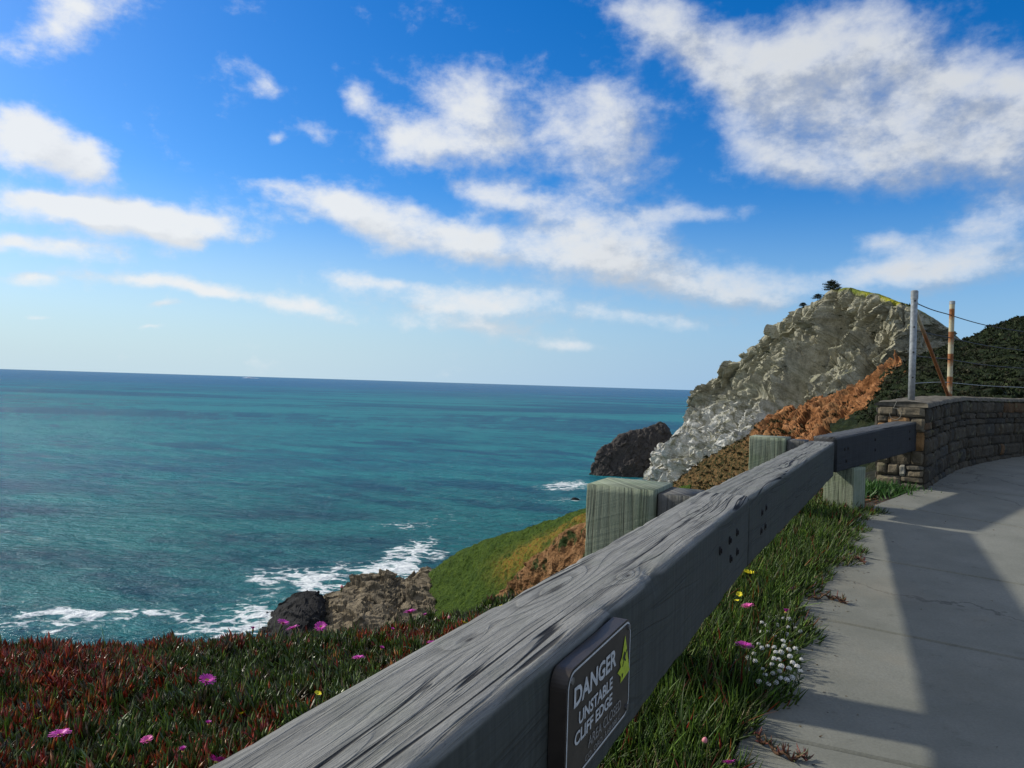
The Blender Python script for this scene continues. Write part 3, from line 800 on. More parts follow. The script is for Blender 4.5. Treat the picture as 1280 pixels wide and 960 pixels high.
def make_path():
    # slab joints located where the photograph shows them
    def s_at(px, py, z):
        p = Uz(px, py, z)[:2]; return EDs[np.argmin(((ED - p) ** 2).sum(1))]
    s1 = s_at(1031, 781, 0.03); s2 = s_at(1077, 702, .11); s3 = s_at(1100, 637, .2)
    st = s2 - s1
    cuts = [s1 - 5 * st, s1 - 4 * st, s1 - 3 * st, s1 - 2 * st, s1 - st, s1, s2, max(s3, s2 + 1.1), max(s3, s2 + 1.1) + 1.5]
    while cuts[-1] < EDs[-1] - .5: cuts.append(cuts[-1] + 1.6)
    cuts = [c for c in cuts if c > .3]
    V = []; Fc = []
    gap = .009
    Wd = [0, .012, .4, .9, 1.6, 2.4, 3.3, 4.4]
    for a, b in zip(cuts[:-1], cuts[1:]):
        ss = np.concatenate([[a + gap], np.linspace(a + gap + .008, b - gap - .008, 8), [b - gap]])
        base = len(V)
        for i, s in enumerate(ss):
            p, nr = epos(s)
            for j, w in enumerate(Wd):
                q = p + nr * w
                z = float(path_z(q[1])) - (.010 if i in (0, len(ss) - 1) else 0) - (.02 if j == 0 else 0)
                V.append((q[0], q[1], z))
        nw = len(Wd)
        for i in range(len(ss) - 1):
            for j in range(nw - 1):
                Fc.append([base + i * nw + j, base + i * nw + j + 1, base + (i + 1) * nw + j + 1, base + (i + 1) * nw + j])
        # skirts into the joint and at the edge
        for i in (0, len(ss) - 1):
            b2 = len(V)
            for j in range(nw):
                x, y, z = V[base + i * nw + j]; V.append((x, y, z - .1))
            for j in range(nw - 1): Fc.append([base + i * nw + j, base + i * nw + j + 1, b2 + j + 1, b2 + j])
        b2 = len(V)
        for i in range(len(ss)):
            x, y, z = V[base + i * nw]; V.append((x, y, z - .1))
        for i in range(len(ss) - 1): Fc.append([base + i * nw, base + (i + 1) * nw, b2 + i + 1, b2 + i])
    m, n, b, tc = mat('concrete')
    o = tc.outputs['Object']
    f = n.noise(o, 2.2, 5, .6); g = n.noise(o, 90, 3, .6); st_ = n.noise(o, 9, 5, .7)
    c = n.mix(n.rng(f, .3, .7), (.155, .160, .136), (.205, .208, .180))
    c = n.mix(n.rng(g, .3, .7, 0., .35), c, (.105, .107, .090))
    c = n.mix(n.rng(st_, .56, .8, 0., .6), c, (.075, .075, .062))
    pit = n.rng(n.voro(o, 26), .03, .07, 1., 0.)
    c = n.mix(n.math('MULTIPLY', pit, n.rng(n.noise(o, 5, 2), .55, .65)), c, (.05, .05, .045))
    crk = n.voro(n.vm('ADD', o, n.vm('SCALE', n.noise(o, 1.6, 5, .65, 0, 1), sc=.8)), .33, 'DISTANCE_TO_EDGE')
    c = n.mix(n.math('MULTIPLY', n.rng(crk, .0015, .006, 1., 0.), .55), c, (.045, .044, .038))
    dust = n.rng(n.noise(o, .7, 6, .7), .52, .72)
    c = n.mix(n.math('MULTIPLY', dust, .45), c, (.215, .195, .150))
    br = n.noise(n.map(o, (4, 140, 4), rot=(0, 0, math.atan2(dA[1], dA[0]) + math.pi/2)), 1., 3)
    finish(n, b, c, .85, n.bump(n.math('ADD', g, n.math('MULTIPLY', br, .6)), .35, .004), .25)
    ob = mesh('footpath', V, Fc, m)
    tag(ob, 'grey concrete footpath in jointed slabs beside the rail', kind='structure')
    # the bed below the slabs
    bd = []
    for s in np.linspace(.2, EDs[-1] - .3, 60):
        p, nr = epos(s)
        for w in (-.15, 4.6, 12.):
            q = p + nr * w; bd.append((q[0], q[1], float(path_z(q[1])) - .045))
    ob = mesh('ground', bd, grid_faces(60, 3), simple('bed_soil', (.06, .05, .04), .95, .1))
    tag(ob, 'dark earth bed under the path slabs', kind='structure')
make_path()

def make_bank():
    P = [ja[:2] + nA * .16 - dA * s for s in (8, 5.5, 3.6, 2.4, 1.2, 0)] + [ja[:2] + nB * .12 + dB * 1.6, ja[:2] + nB * .22 + dB * 2.9, jb[:2] + nB * .27 + dB * .7, np.array([4.3, 7.78]), WL[1] + np.array([-.3, .3]), WL[2] + np.array([-.3, .3]), WL[3] + np.array([-.2, .3])]
    E = [(-16, 2.6), (-9, 3.6), (-5.2, 4.15), (-3.0, 4.42), (-1.7, 4.68), (-.5, 5.1), (.6, 6.3), (1.7, 7.9), (2.8, 9.5), (4.0, 10.9), (5.7, 12.6), (7.9, 14.6), (10.6, 16.6)]
    E = np.array(E)
    r = [[], [], [], [], [], [], [], []]
    for p, e in zip(P, E):
        pz = float(path_z(p[1])); d = (e - p); L = np.linalg.norm(d); un = d / L
        ez = pz * .3 - .425
        r[0].append((*p, pz - .06)); q = p + un * .25; r[1].append((*q, pz - .035)); q = p + un * min(.8, L * .25); r[2].append((*q, pz - .06))
        q = p + d * .6; r[3].append((*q, pz * .8 - .22)); r[4].append((*e, ez)); q = e + np.array([-.1, .5]); r[5].append((*q, ez - .5))
        q = e + np.array([-1.2, 3.2]); r[6].append((*q, ez - 7)); q = e + np.array([-7, 22]); r[7].append((*q, SEA - 2))
    G = loft(r, 300, 260, True)
    N = gnormal(G)
    v = np.linspace(0, 1, 260)[:, None]
    amp = sstep(.1, .4, v) * .05
    G[..., 2] += amp * fbm(np.stack([G[..., 0] / .7, G[..., 1] / .7, G[..., 2] * 0], -1), 3) * 1.3
    m = simple('bank_soil', (.016, .016, .008), .95, .1, var=.5, scale=12)
    ob = mesh('bank', G.reshape(-1, 3), grid_faces(260, 300), m, None, True)
    tag(ob, 'dark earth bank falling from the path to the cliff edge', kind='structure')
    return G
BK = make_bank()
_bv = BVHTree.FromPolygons([tuple(p) for p in BK.reshape(-1, 3)], [tuple(f) for f in grid_faces(260, 300)])
def bank_down(x, y, top=3.):
    h = _bv.ray_cast(Vector((x, y, top)), Vector((0, 0, -1)))
    return h[0].z if h[0] is not None else None
def bank_hit(px, py, lift=0.):
    """where the sight line through a pixel meets the bank raised by lift"""
    r = Vector(ray(px, py)).normalized()
    h = _bv.ray_cast(Vector((0, 0, EYE - lift)), r)
    return np.array(h[0]) if h[0] is not None else None

# ================================================================== GUARD RAIL
def beam_mesh(L, H, T, r=.012, nl=None, seed=0, chips=()):
    """box along X, front face y=0, top z=0, edges worn"""
    nl = nl or int(L / .014)
    prof = []
    def side(a, b, k):
        for t in np.linspace(0, 1, k, endpoint=False): prof.append((a[0] + (b[0] - a[0]) * t, a[1] + (b[1] - a[1]) * t))
    def corner(c, a0):
        for k in range(4):
            a = rad(a0 + 90 * k / 4); prof.append((c[0] + r * math.cos(a), c[1] + r * math.sin(a)))
    # going round: top from back to front, front down, bottom, back up
    side((T - r, 0), (r, 0), 16); corner((r, -r), 90)
    side((0, -r), (0, -H + r), 18); corner((r, -H + r), 180)
    side((r, -H), (T - r, -H), 5); corner((T - r, -H + r), 270)
    side((T, -H + r), (T, -r), 6); corner((T - r, -r), 0)
    pr = np.array(prof); K = len(pr)
    xs = np.linspace(0, L, nl)
    X = np.repeat(xs[:, None], K, 1); Y = np.tile(pr[:, 0], (nl, 1)); Z = np.tile(pr[:, 1], (nl, 1))
    cy, cz = T / 2, -H / 2
    ny = np.where(Y < r + 1e-4, -1., np.where(Y > T - r - 1e-4, 1., 0)); nz = np.where(Z > -r - 1e-4, 1., np.where(Z < -H + r + 1e-4, -1., 0))
    edge = (ny != 0) & (nz != 0)
    q = np.stack([X * 2.2, (Y + .8 * Z) * 30, X * 0 + seed], -1)
    d = .0012 * fbm(q, 3) + .0022 * fbm(np.stack([X * 1.2, Y * 3, Z * 3 + seed], -1), 2)
    e = np.maximum(0, fbm(np.stack([X * 6, Y * 8, Z * 8 + seed + 4], -1), 4) + .05)
    d = d - np.where(edge, e * .012, 0)
    for (cx, w, dep) in chips:
        near = np.exp(-((X - cx) / w) ** 2) * np.exp(-((Y) ** 2 + (Z) ** 2) / (.035 ** 2))
        d = d - near * dep * (1 + .6 * fbm(np.stack([X * 25, Y * 40, Z * 40], -1), 2))
    l = np.sqrt(ny ** 2 + nz ** 2) + 1e-6
    Y = Y + d * ny / l; Z = Z + d * nz / l
    V = np.stack([X, Y, Z], -1).reshape(-1, 3)
    Fc = []
    for i in range(nl - 1):
        for k in range(K):
            k2 = (k + 1) % K
            Fc.append([i * K + k, (i + 1) * K + k, (i + 1) * K + k2, i * K + k2])
    Fc.append(list(range(K))); Fc.append([(nl - 1) * K + k for k in range(K)][::-1])
    return V, Fc

def frame_mat(origin, dx, rise=0.):
    X = Vector((dx[0], dx[1], rise)).normalized(); Z = Vector((0, 0, 1)); Y = Z.cross(X).normalized(); Z = X.cross(Y)
    M = Matrix((X, Y, Z)).transposed().to_4x4(); M.translation = Vector(origin)
    return M

RAIL_T, RAIL_H = .2, .29
rail = empty('guardrail', (ja[0], ja[1], 0))
tag(rail, 'weathered grey timber guardrail of three heavy beams on square posts beside the path', 'guardrail')
bpy.context.view_layer.update()
def under(o, M, parent=rail):
    o.parent = parent
    bpy.context.view_layer.update()
    o.matrix_parent_inverse = parent.matrix_world.inverted()
    o.matrix_world = M

LA = 4.4
oA = ja - np.array([dA[0], dA[1], 0]) * LA
def s_top(px, py):
    p = Uz(px, py, .836)[:2]; return float((p - oA[:2]) @ dA), float((p - oA[:2]) @ -nA)
k1 = s_top(690, 735); k2 = s_top(785, 720); k3 = s_top(600, 803); k4 = s_top(880, 640)
chip1 = s_top(822, 712)[0]; chip2 = s_top(765, 757)[0]; chip3 = s_top(660, 850)[0]
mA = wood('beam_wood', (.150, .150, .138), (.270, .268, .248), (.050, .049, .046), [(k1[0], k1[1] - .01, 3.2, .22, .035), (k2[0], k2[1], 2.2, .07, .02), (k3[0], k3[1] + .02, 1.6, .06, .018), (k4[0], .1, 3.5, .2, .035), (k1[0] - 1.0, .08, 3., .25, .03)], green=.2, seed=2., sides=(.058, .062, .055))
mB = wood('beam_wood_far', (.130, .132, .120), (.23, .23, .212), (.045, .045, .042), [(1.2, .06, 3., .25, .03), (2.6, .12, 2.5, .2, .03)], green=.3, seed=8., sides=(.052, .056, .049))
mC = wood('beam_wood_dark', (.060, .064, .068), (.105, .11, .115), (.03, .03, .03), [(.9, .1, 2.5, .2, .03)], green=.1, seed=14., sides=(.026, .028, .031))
mP = wood('post_wood', (.175, .205, .145), (.265, .295, .215), (.06, .07, .048), [], green=.55, seed=21., freq=30., saw=.8, greencol=(.13, .18, .095))
mS = wood('spacer_wood', (.095, .093, .086), (.17, .168, .158), (.03, .03, .028), [], green=.15, seed=27., saw=.4)

V, Fc = beam_mesh(LA - .014, RAIL_H, RAIL_T, .011, seed=1, chips=[(chip1, .028, .022), (chip1 - .05, .06, .010), (chip2, .07, .012), (chip3, .10, .007)])
bA = mesh('beam', V, Fc, mA, None, True); under(bA, frame_mat(oA, dA)); bA['label'] = 'nearest long beam with knots and a chipped top edge'
LB = float(np.linalg.norm(jb - ja)); riseB = float(jb[2] - ja[2]) / float(np.linalg.norm((jb - ja)[:2]))
V, Fc = beam_mesh(LB - .010, RAIL_H, RAIL_T, .009, nl=200, seed=5, chips=[(.02, .03, .015)])
bB = mesh('beam', V, Fc, mB, None, True); under(bB, frame_mat(ja + np.array([*(dB * .003), -.004]), dB, riseB)); bB['label'] = 'middle beam between the two tall posts'
cl_ = U(1046, 547.5, 6.32); cr_ = U(1141, 528.7, 7.60)
dC = (cr_ - cl_)[:2]; LC = float(np.linalg.norm(cr_ - cl_)); rise = float(cr_[2] - cl_[2]) / float(np.linalg.norm(dC)); dC = dC / np.linalg.norm(dC)
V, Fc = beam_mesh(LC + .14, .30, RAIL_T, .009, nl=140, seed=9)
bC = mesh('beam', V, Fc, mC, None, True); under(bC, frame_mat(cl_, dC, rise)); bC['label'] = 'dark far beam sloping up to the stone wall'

def block(name, center, dirx, size_s, size_t, ztop, zbot, m, seed, par=rail):
    L = ztop - zbot
    V, Fc = beam_mesh(L, size_s, size_t, .008, nl=int(L / .03) + 3, seed=seed)
    V = V - np.array([0, size_t / 2, -size_s / 2])
    o = mesh(name, V, Fc, m, None, True)
    X = Vector((0, 0, 1)); Z = Vector((dirx[0], dirx[1], 0)); Y = Z.cross(X)
    M = Matrix((X, Y, Z)).transposed().to_4x4(); M.translation = Vector((center[0], center[1], zbot))
    under(o, M)
    return o
off_p, off_s = RAIL_T + .15 + .15, RAIL_T + .075
pa = ja[:2] - nA * off_p - dA * .0
block('post', pa, dA, .30, .30, .842, -.6, mP, 31)
block('spacer_block', ja[:2] - nA * off_s, dA, .24, .146, .826, .50, mS, 33)
pb = min((jb[:2] - nB * off_p - dB * k for k in np.linspace(-.3, 1.6, 200)), key=lambda p: abs(project(np.array([*(p - dB * .15 - nB * .15), .9]))[0] - 936.5))
pbz = float(U(936.5, 546.5, (pb - dB * .15)[1])[2])
block('post', pb, dB, .30, .30, pbz, -.4, mP, 35)
block('spacer_block', pb + nB * (off_p - off_s), dB, .24, .146, pbz - .015, .50, mS, 37)
nC = np.array([dC[1], -dC[0]])
pc = U(1067, 641, 6.52)[:2] + dC * .13 - nC * .14
zc = float(cl_[2] + rise * ((pc - cl_[:2]) @ dC) - .304)
block('post', pc, dC, .26, .27, zc - .001, -.4, mP, 39)
pn = ja[:2] - dA * 3.05 - nA * off_p                                    # next post back, beside the camera
pA2 = block('post', pn, dA, .30, .30, .842, -.6, mP, 41)
block('spacer_block', ja[:2] - dA * 3.05 - nA * off_s, dA, .24, .146, .826, .50, mS, 43)

m_bolt = simple('bolt_rust', (.018, .016, .016), .7, .3, .4)
def bolt(px, py, beam, origin, d, nrm, r=.012):
    p0 = np.array([origin[0], origin[1], 0]); nn = np.array([nrm[0], nrm[1], 0]); rr = ray(px, py)
    t = ((p0 - np.array([0, 0, EYE])) @ nn) / (rr @ nn)
    c = np.array([0, 0, EYE]) + rr * t
    dd = np.array([d[0], d[1], 0]); up = np.array([0, 0, 1.])
    V = []; k = 14
    for (rad_, out) in ((r, -.012), (r, .002), (r * .85, .0035), (r * .55, .0035), (r * .55, .007), (r * .4, .008)):
        for i in range(k):
            a = 2 * math.pi * i / k; V.append(c + nn * out + (dd * math.cos(a) + up * math.sin(a) * 1.25) * rad_)
    Fc = [[j * k + i, j * k + (i + 1) % k, (j + 1) * k + (i + 1) % k, (j + 1) * k + i] for j in range(5) for i in range(k)] + [[5 * k + i for i in range(k)]]
    o = mesh('bolt', V, Fc, m_bolt)
    under(o, Matrix.Identity(4), beam)
for (x, y) in [(912, 676), (921, 666), (913, 699), (921, 690), (900, 689)]: bolt(x, y, bA, ja, dA, nA)
for (x, y) in [(952, 641), (957, 635), (951, 664), (956, 658)]: bolt(x, y, bB, ja, dB, nB, .014)
for (x, y) in [(1056, 562), (1060, 561), (1058, 577), (1094, 550), (1094, 563), (1137, 540), (1137, 549)]: bolt(x, y, bC, cl_, dC, nC, .013)

# ================================================================== DANGER SIGN on the near beam
def sign():
    th = .028
    pl = ja[:2] + nA * (th + .002)
    def on(px, py):
        rr = ray(px, py); nn = np.array([nA[0], nA[1], 0]); t = (np.array([pl[0], pl[1], -EYE]) @ nn) / (rr @ nn)
        return np.array([0, 0, EYE]) + rr * t
    tr, tl = on(789, 775), on(709, 843)
    x0 = float((tl[:2] - pl) @ dA); x1 = float((tr[:2] - pl) @ dA); top = float(max(tl[2], tr[2]))
    w = x1 - x0; h = w * .56
    root = empty('danger_sign', (0, 0, 0))
    root.matrix_world = frame_mat((*(pl + dA * x0), top), dA)     # local X along the rail, Z up, front at y=0
    tag(root, 'brown DANGER UNSTABLE CLIFF EDGE sign fixed to the road side of the near beam', 'sign')
    def rrect(x0, x1, z0, z1, r, k=8):
        pts = []
        for (cx, cz, a0) in ((x1 - r, z1 - r, 0), (x0 + r, z1 - r, 90), (x0 + r, z0 + r, 180), (x1 - r, z0 + r, 270)):
            for i in range(k + 1):
                a = rad(a0 + 90 * i / k); pts.append((cx + r * math.cos(a), cz + r * math.sin(a)))
        return pts
    R = rrect(0, w, -h, 0, w * .09)
    def slab(pts, y0, y1):
        n = len(pts)
        V = [(x, y0, z) for x, z in pts] + [(x, y1, z) for x, z in pts]
        return V, [list(range(n)), list(range(n, 2 * n))[::-1]] + [[i, i + n, (i + 1) % n + n, (i + 1) % n] for i in range(n)]
    V, Fc = slab(R, 0, th)
    mesh('panel', V, Fc, simple('sign_brown', (.028, .022, .018), .45, .4, 0, .25, 18), root)
    R1 = rrect(.004, w - .004, -h + .004, -.004, w * .08); R2 = rrect(.0078, w - .0078, -h + .0078, -.0078, w * .07)
    n = len(R1); V = [(x, -.0008, z) for x, z in R1] + [(x, -.0008, z) for x, z in R2]
    m_w = simple('sign_white', (.50, .50, .49), .5, .3, 0, .15, 60)
    mesh('border', V, [[i, (i + 1) % n, (i + 1) % n + n, i + n] for i in range(n)], m_w, root)
    m_grey = simple('sign_grey', (.22, .21, .20), .5, .3, 0, .2, 60)
    def text(s, size, cx, z, mm, bold, width):
        cu = bpy.data.curves.new('lettering', 'FONT'); cu.body = s; cu.size = size; cu.align_x = 'CENTER'; cu.offset = bold; cu.resolution_u = 3
        ob = bpy.data.objects.new('lettering', cu); COL.objects.link(ob)
        dg = bpy.context.evaluated_depsgraph_get(); me = bpy.data.meshes.new_from_object(ob.evaluated_get(dg))
        bpy.data.objects.remove(ob)
        c = np.empty(len(me.vertices) * 3); me.vertices.foreach_get('co', c); c = c.reshape(-1, 3)
        sc = width / max(1e-6, (c[:, 0].max() - c[:, 0].min()))
        V = np.stack([cx + (c[:, 0] - (c[:, 0].max() + c[:, 0].min()) / 2) * sc, np.full(len(c), -.0012), z + c[:, 1]], -1)
        me.vertices.foreach_set('co', V.ravel().astype(np.float32)); me.materials.clear(); me.materials.append(mm)
        o = bpy.data.objects.new('lettering', me); COL.objects.link(o); o.parent = root
    text('DANGER', h * .235, w * .41, -h * .345, m_w, h * .007, w * .635)
    text('UNSTABLE', h * .155, w * .418, -h * .535, m_w, h * .004, w * .506)
    text('CLIFF EDGE', h * .155, w * .395, -h * .69, m_w, h * .004, w * .56)
    text('AREA CLOSED', h * .14, w * .573, -h * .845, m_grey, h * .001, w * .526)
    text('CO. ORD. 3.68.080 C', h * .075, w * .55, -h * .94, m_grey, 0, w * .56)
    # warning triangle with a broken edge and a falling figure
    m_y = simple('sign_yellow', (.42, .50, .03), .5, .3, 0, .15, 60); m_k = simple('sign_black', (.010, .010, .010), .5, .3)
    def poly(pts, mm, name, y):
        mesh(name, [(w * x, y, h * z) for x, z in pts], [list(range(len(pts)))], mm, root)
    poly([(.882, -.14), (.985, -.55), (.815, -.585), (.818, -.52), (.755, -.45), (.815, -.425), (.800, -.37), (.832, -.33)], m_y, 'warning_triangle', -.0012)
    fig = [(.862, -.31), (.872, -.295), (.882, -.31), (.876, -.33), (.895, -.32), (.918, -.295), (.923, -.307), (.892, -.345), (.888, -.375), (.905, -.40), (.897, -.41), (.875, -.385), (.862, -.41), (.85, -.44), (.84, -.435), (.858, -.385), (.864, -.35), (.845, -.37), (.84, -.36)]
    poly(fig, m_k, 'falling_figure', -.0018)
    poly([(.835, -.505), (.858, -.505), (.854, -.54), (.838, -.545)], m_k, 'rock_mark', -.0018)
    for (x, z) in ((.055, -.09), (.945, -.09), (.055, -.91), (.945, -.91)):
        V, Fc = tube([(x * w, .002, z * h), (x * w, -.0035, z * h)], .006, 10)
        mesh('screw', V, Fc, simple('screw_steel', (.2, .2, .2), .4, .5, .8), root)
sign()

# ================================================================== STONE WALL and wire fence on it
WT = .45
def wtop(s): return 1.185 + .075 * min(1., s / 2.5)
def build_wall():
    root = empty('stone_wall', (4.28, 7.65, 0)); tag(root, 'low dry stone wall with squared end, curving along the far side of the path', 'wall')
    root['label'] = 'low grey stone wall with a squared end curving along the path'
    bpy.context.view_layer.update()
    mm, n, b, tc = mat('wall_stone')
    a = n.new('ShaderNodeVertexColor', layer_name='tint'); o = tc.outputs['Object']
    f = n.noise(o, 14, 6, .65); f2 = n.noise(o, 60, 4, .6); li = n.noise(o, 7, 4, .6)
    c = n.mix(1., a.outputs[0], n.ramp(f, [(.25, (.55,) * 3), (.7, (1.25,) * 3)]), 'MULTIPLY')
    c = n.mix(n.rng(li, .58, .7, 0., .5), c, (.15, .15, .085))
    finish(n, b, c, .9, n.bump(n.math('ADD', f, n.math('MULTIPLY', f2, .4)), .9, .012), .2)
    mb = MB()
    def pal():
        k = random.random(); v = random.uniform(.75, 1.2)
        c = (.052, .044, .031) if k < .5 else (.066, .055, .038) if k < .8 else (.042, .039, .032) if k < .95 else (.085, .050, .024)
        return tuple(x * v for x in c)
    def stone(fn, u0, u1, z0, z1, proud, col, rnd=.011):
        """fn(u, out, z) -> world; stone as a pillowed, slightly crooked block"""
        g = .0035
        u0 += g; u1 -= g; z0 += g; z1 -= g
        nu, nz = 7, 6
        j = [random.uniform(-.008, .008) for _ in range(8)]
        V = []; 
        sd = random.random() * 100
        for iz in range(nz):
            for iu in range(nu):
                a_, b_ = iu / (nu - 1), iz / (nz - 1)
                uu = u0 + (u1 - u0) * a_ + (j[0] * (1 - b_) + j[1] * b_) * (1 if a_ in (0, 1) else 0); zz = z0 + (z1 - z0) * b_ + (j[2] * (1 - a_) + j[3] * a_)
                # pull in rounded corners
                cx, cz = abs(a_ - .5) * 2, abs(b_ - .5) * 2
                k = max(0, cx + cz - 1.55) * rnd * 1.6
                uu -= math.copysign(k, a_ - .5); zz -= math.copysign(k * .7, b_ - .5)
                ex = max(cx, cz); out = proud * (1 - .7 * max(0, ex - .74) / .26)
                out += .014 * float(perlin(np.array([uu * 14 + sd, zz * 14, sd])))
                V.append(fn(uu, out, zz))
        k0 = len(V)
        ring = [i for i in range(nu)] + [r * nu + nu - 1 for r in range(1, nz)] + [(nz - 1) * nu + i for i in range(nu - 2, -1, -1)] + [r * nu for r in range(nz - 2, 0, -1)]
        for i in ring:
            iz, iu = divmod(i, nu); uu = u0 + (u1 - u0) * iu / (nu - 1); zz = z0 + (z1 - z0) * iz / (nz - 1)
            V.append(fn(uu, -.05, zz))
        Fc = [[r * nu + c_, r * nu + c_ + 1, (r + 1) * nu + c_ + 1, (r + 1) * nu + c_] for r in range(nz - 1) for c_ in range(nu - 1)]
        L = len(ring)
        Fc += [[ring[i], k0 + i, k0 + (i + 1) % L, ring[(i + 1) % L]] for i in range(L)]
        mb.add(V, Fc, col)
    d0 = WLf[3] - WLf[0]; d0 /= np.linalg.norm(d0); n0 = np.array([-d0[1], d0[0]])
    def f_end(u, out, z):           # u from the road corner (0) to the sea corner (WT)
        p = WL[0] + n0 * u - d0 * out; return (p[0], p[1], z)
    def f_road(u, out, z):
        p = wall_pt(u, 0); q = wall_pt(u, -out); return (q[0], q[1], z)
    def f_sea(u, out, z):
        q = wall_pt(u, WT + out); return (q[0], q[1], z)
    # end face: stones laid out as in the photograph; a: 0 sea side .. 1 road side, b: 0 top .. 1 foot
    zt = wtop(0) - .03; zb = .10; Hh = zt - zb
    ends = [(0,.40,0,.10),(.40,1,0,.11),(0,.22,.10,.17),(0,.22,.17,.24),(.22,.70,.11,.24),(.70,1,.11,.25),(0,.38,.24,.40),(.38,.74,.24,.42),(.74,1,.25,.44),(0,.3,.40,.58),(.3,.74,.42,.58),(.74,1,.44,.58),
            (0,.24,.58,.70),(.24,.50,.58,.69),(.50,.64,.58,.70),(.64,1,.58,.63),(.64,1,.63,.70),(0,.53,.70,.84),(.54,1,.70,.76),(.54,1,.76,.85),(0,.33,.84,.91),(0,.33,.91,1),(.34,.74,.85,1),(.74,1,.85,.91),(.74,1,.91,1)]
    for k, (a0, a1, b0, b1) in enumerate(ends):
        col = (.20, .115, .05) if (a0, b0) == (.74, .25) else tuple(x * 2.4 for x in pal())  # end stones lighter than road stones: sunlit and shaded faces put into the colour
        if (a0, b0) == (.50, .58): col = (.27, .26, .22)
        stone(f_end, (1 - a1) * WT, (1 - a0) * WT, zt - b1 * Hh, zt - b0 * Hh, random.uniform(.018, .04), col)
    def courses(fn, s0, s1, maxs):
        z = .05
        while z < 1.12:
            hgt = random.choice((.055, .08, .10, .13, .17)); s = s0
            if z + hgt > 1.10: hgt = 1.14 - z
            while s < s1:
                wd = random.choice((random.uniform(.10, .22), random.uniform(.22, .6))); e = min(s + wd, s1)
                bz = float(path_z(wall_pt(s, 0)[1])) * 0
                dz = (wtop(s) - 1.185)
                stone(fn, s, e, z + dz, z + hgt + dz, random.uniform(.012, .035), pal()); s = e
            z += hgt
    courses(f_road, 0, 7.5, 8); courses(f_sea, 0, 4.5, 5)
    V_all = np.concatenate(mb.v); mb.v = [V_all - np.array([4.28, 7.65, 0])]
    ob = mb.build('stonework', mm, root)
    # mortar core
    V = []
    ss = np.concatenate([[.012], np.linspace(.2, WLs[-1] - .3, 70)])
    for s in ss:
        for off, zz in ((.012, -.3), (.012, 1), (WT - .012, 1), (WT - .012, -.3)):
            p = wall_pt(s, off) if s > .1 else WL[0] + n0 * off + d0 * .012
            V.append((p[0] - 4.28, p[1] - 7.65, wtop(s) - .045 if zz == 1 else zz))
    Fc = []
    for i in range(len(ss) - 1):
        for k in range(4):
            Fc.append([i * 4 + k, i * 4 + (k + 1) % 4, (i + 1) * 4 + (k + 1) % 4, (i + 1) * 4 + k])
    Fc += [[0, 1, 2, 3], [(len(ss) - 1) * 4 + k for k in (3, 2, 1, 0)]]
    mesh('core', V, Fc, simple('mortar', (.055, .05, .042), .95, .1, 0, .35, 25, .004), root)
    # rough mortar coping
    ss = np.linspace(0, WLs[-1] - .3, 380)
    offs = np.array([-.03, -.028, -.01, .03, .10, .18, .27, .35, .42, WT + .01, WT + .028, WT + .03])
    hh = np.array([-.035, -.004, .006, .010, .013, .015, .015, .013, .009, .004, -.006, -.035])
    G = np.zeros((len(ss), len(offs), 3))
    for i, s in enumerate(ss):
        for k, of in enumerate(offs):
            p = wall_pt(s, of) if s > .1 else WL[0] + n0 * of + d0 * (s - .03)
            G[i, k] = (p[0], p[1], wtop(s) + hh[k])
    nz = fbm(G * 9, 4); G[..., 2] += .020 * nz; G[:, :2, :2] += (.012 * fbm(G * 7 + 9, 3))[:, :2, None]
    V = (G - np.array([4.28, 7.65, 0])).reshape(-1, 3)
    Fc = grid_faces(len(ss), len(offs)).tolist() + [list(range(len(offs)))]
    mesh('coping', V, Fc, simple('coping_mortar', (.115, .105, .085), .95, .1, 0, .35, 16, .006), root, True)
build_wall()

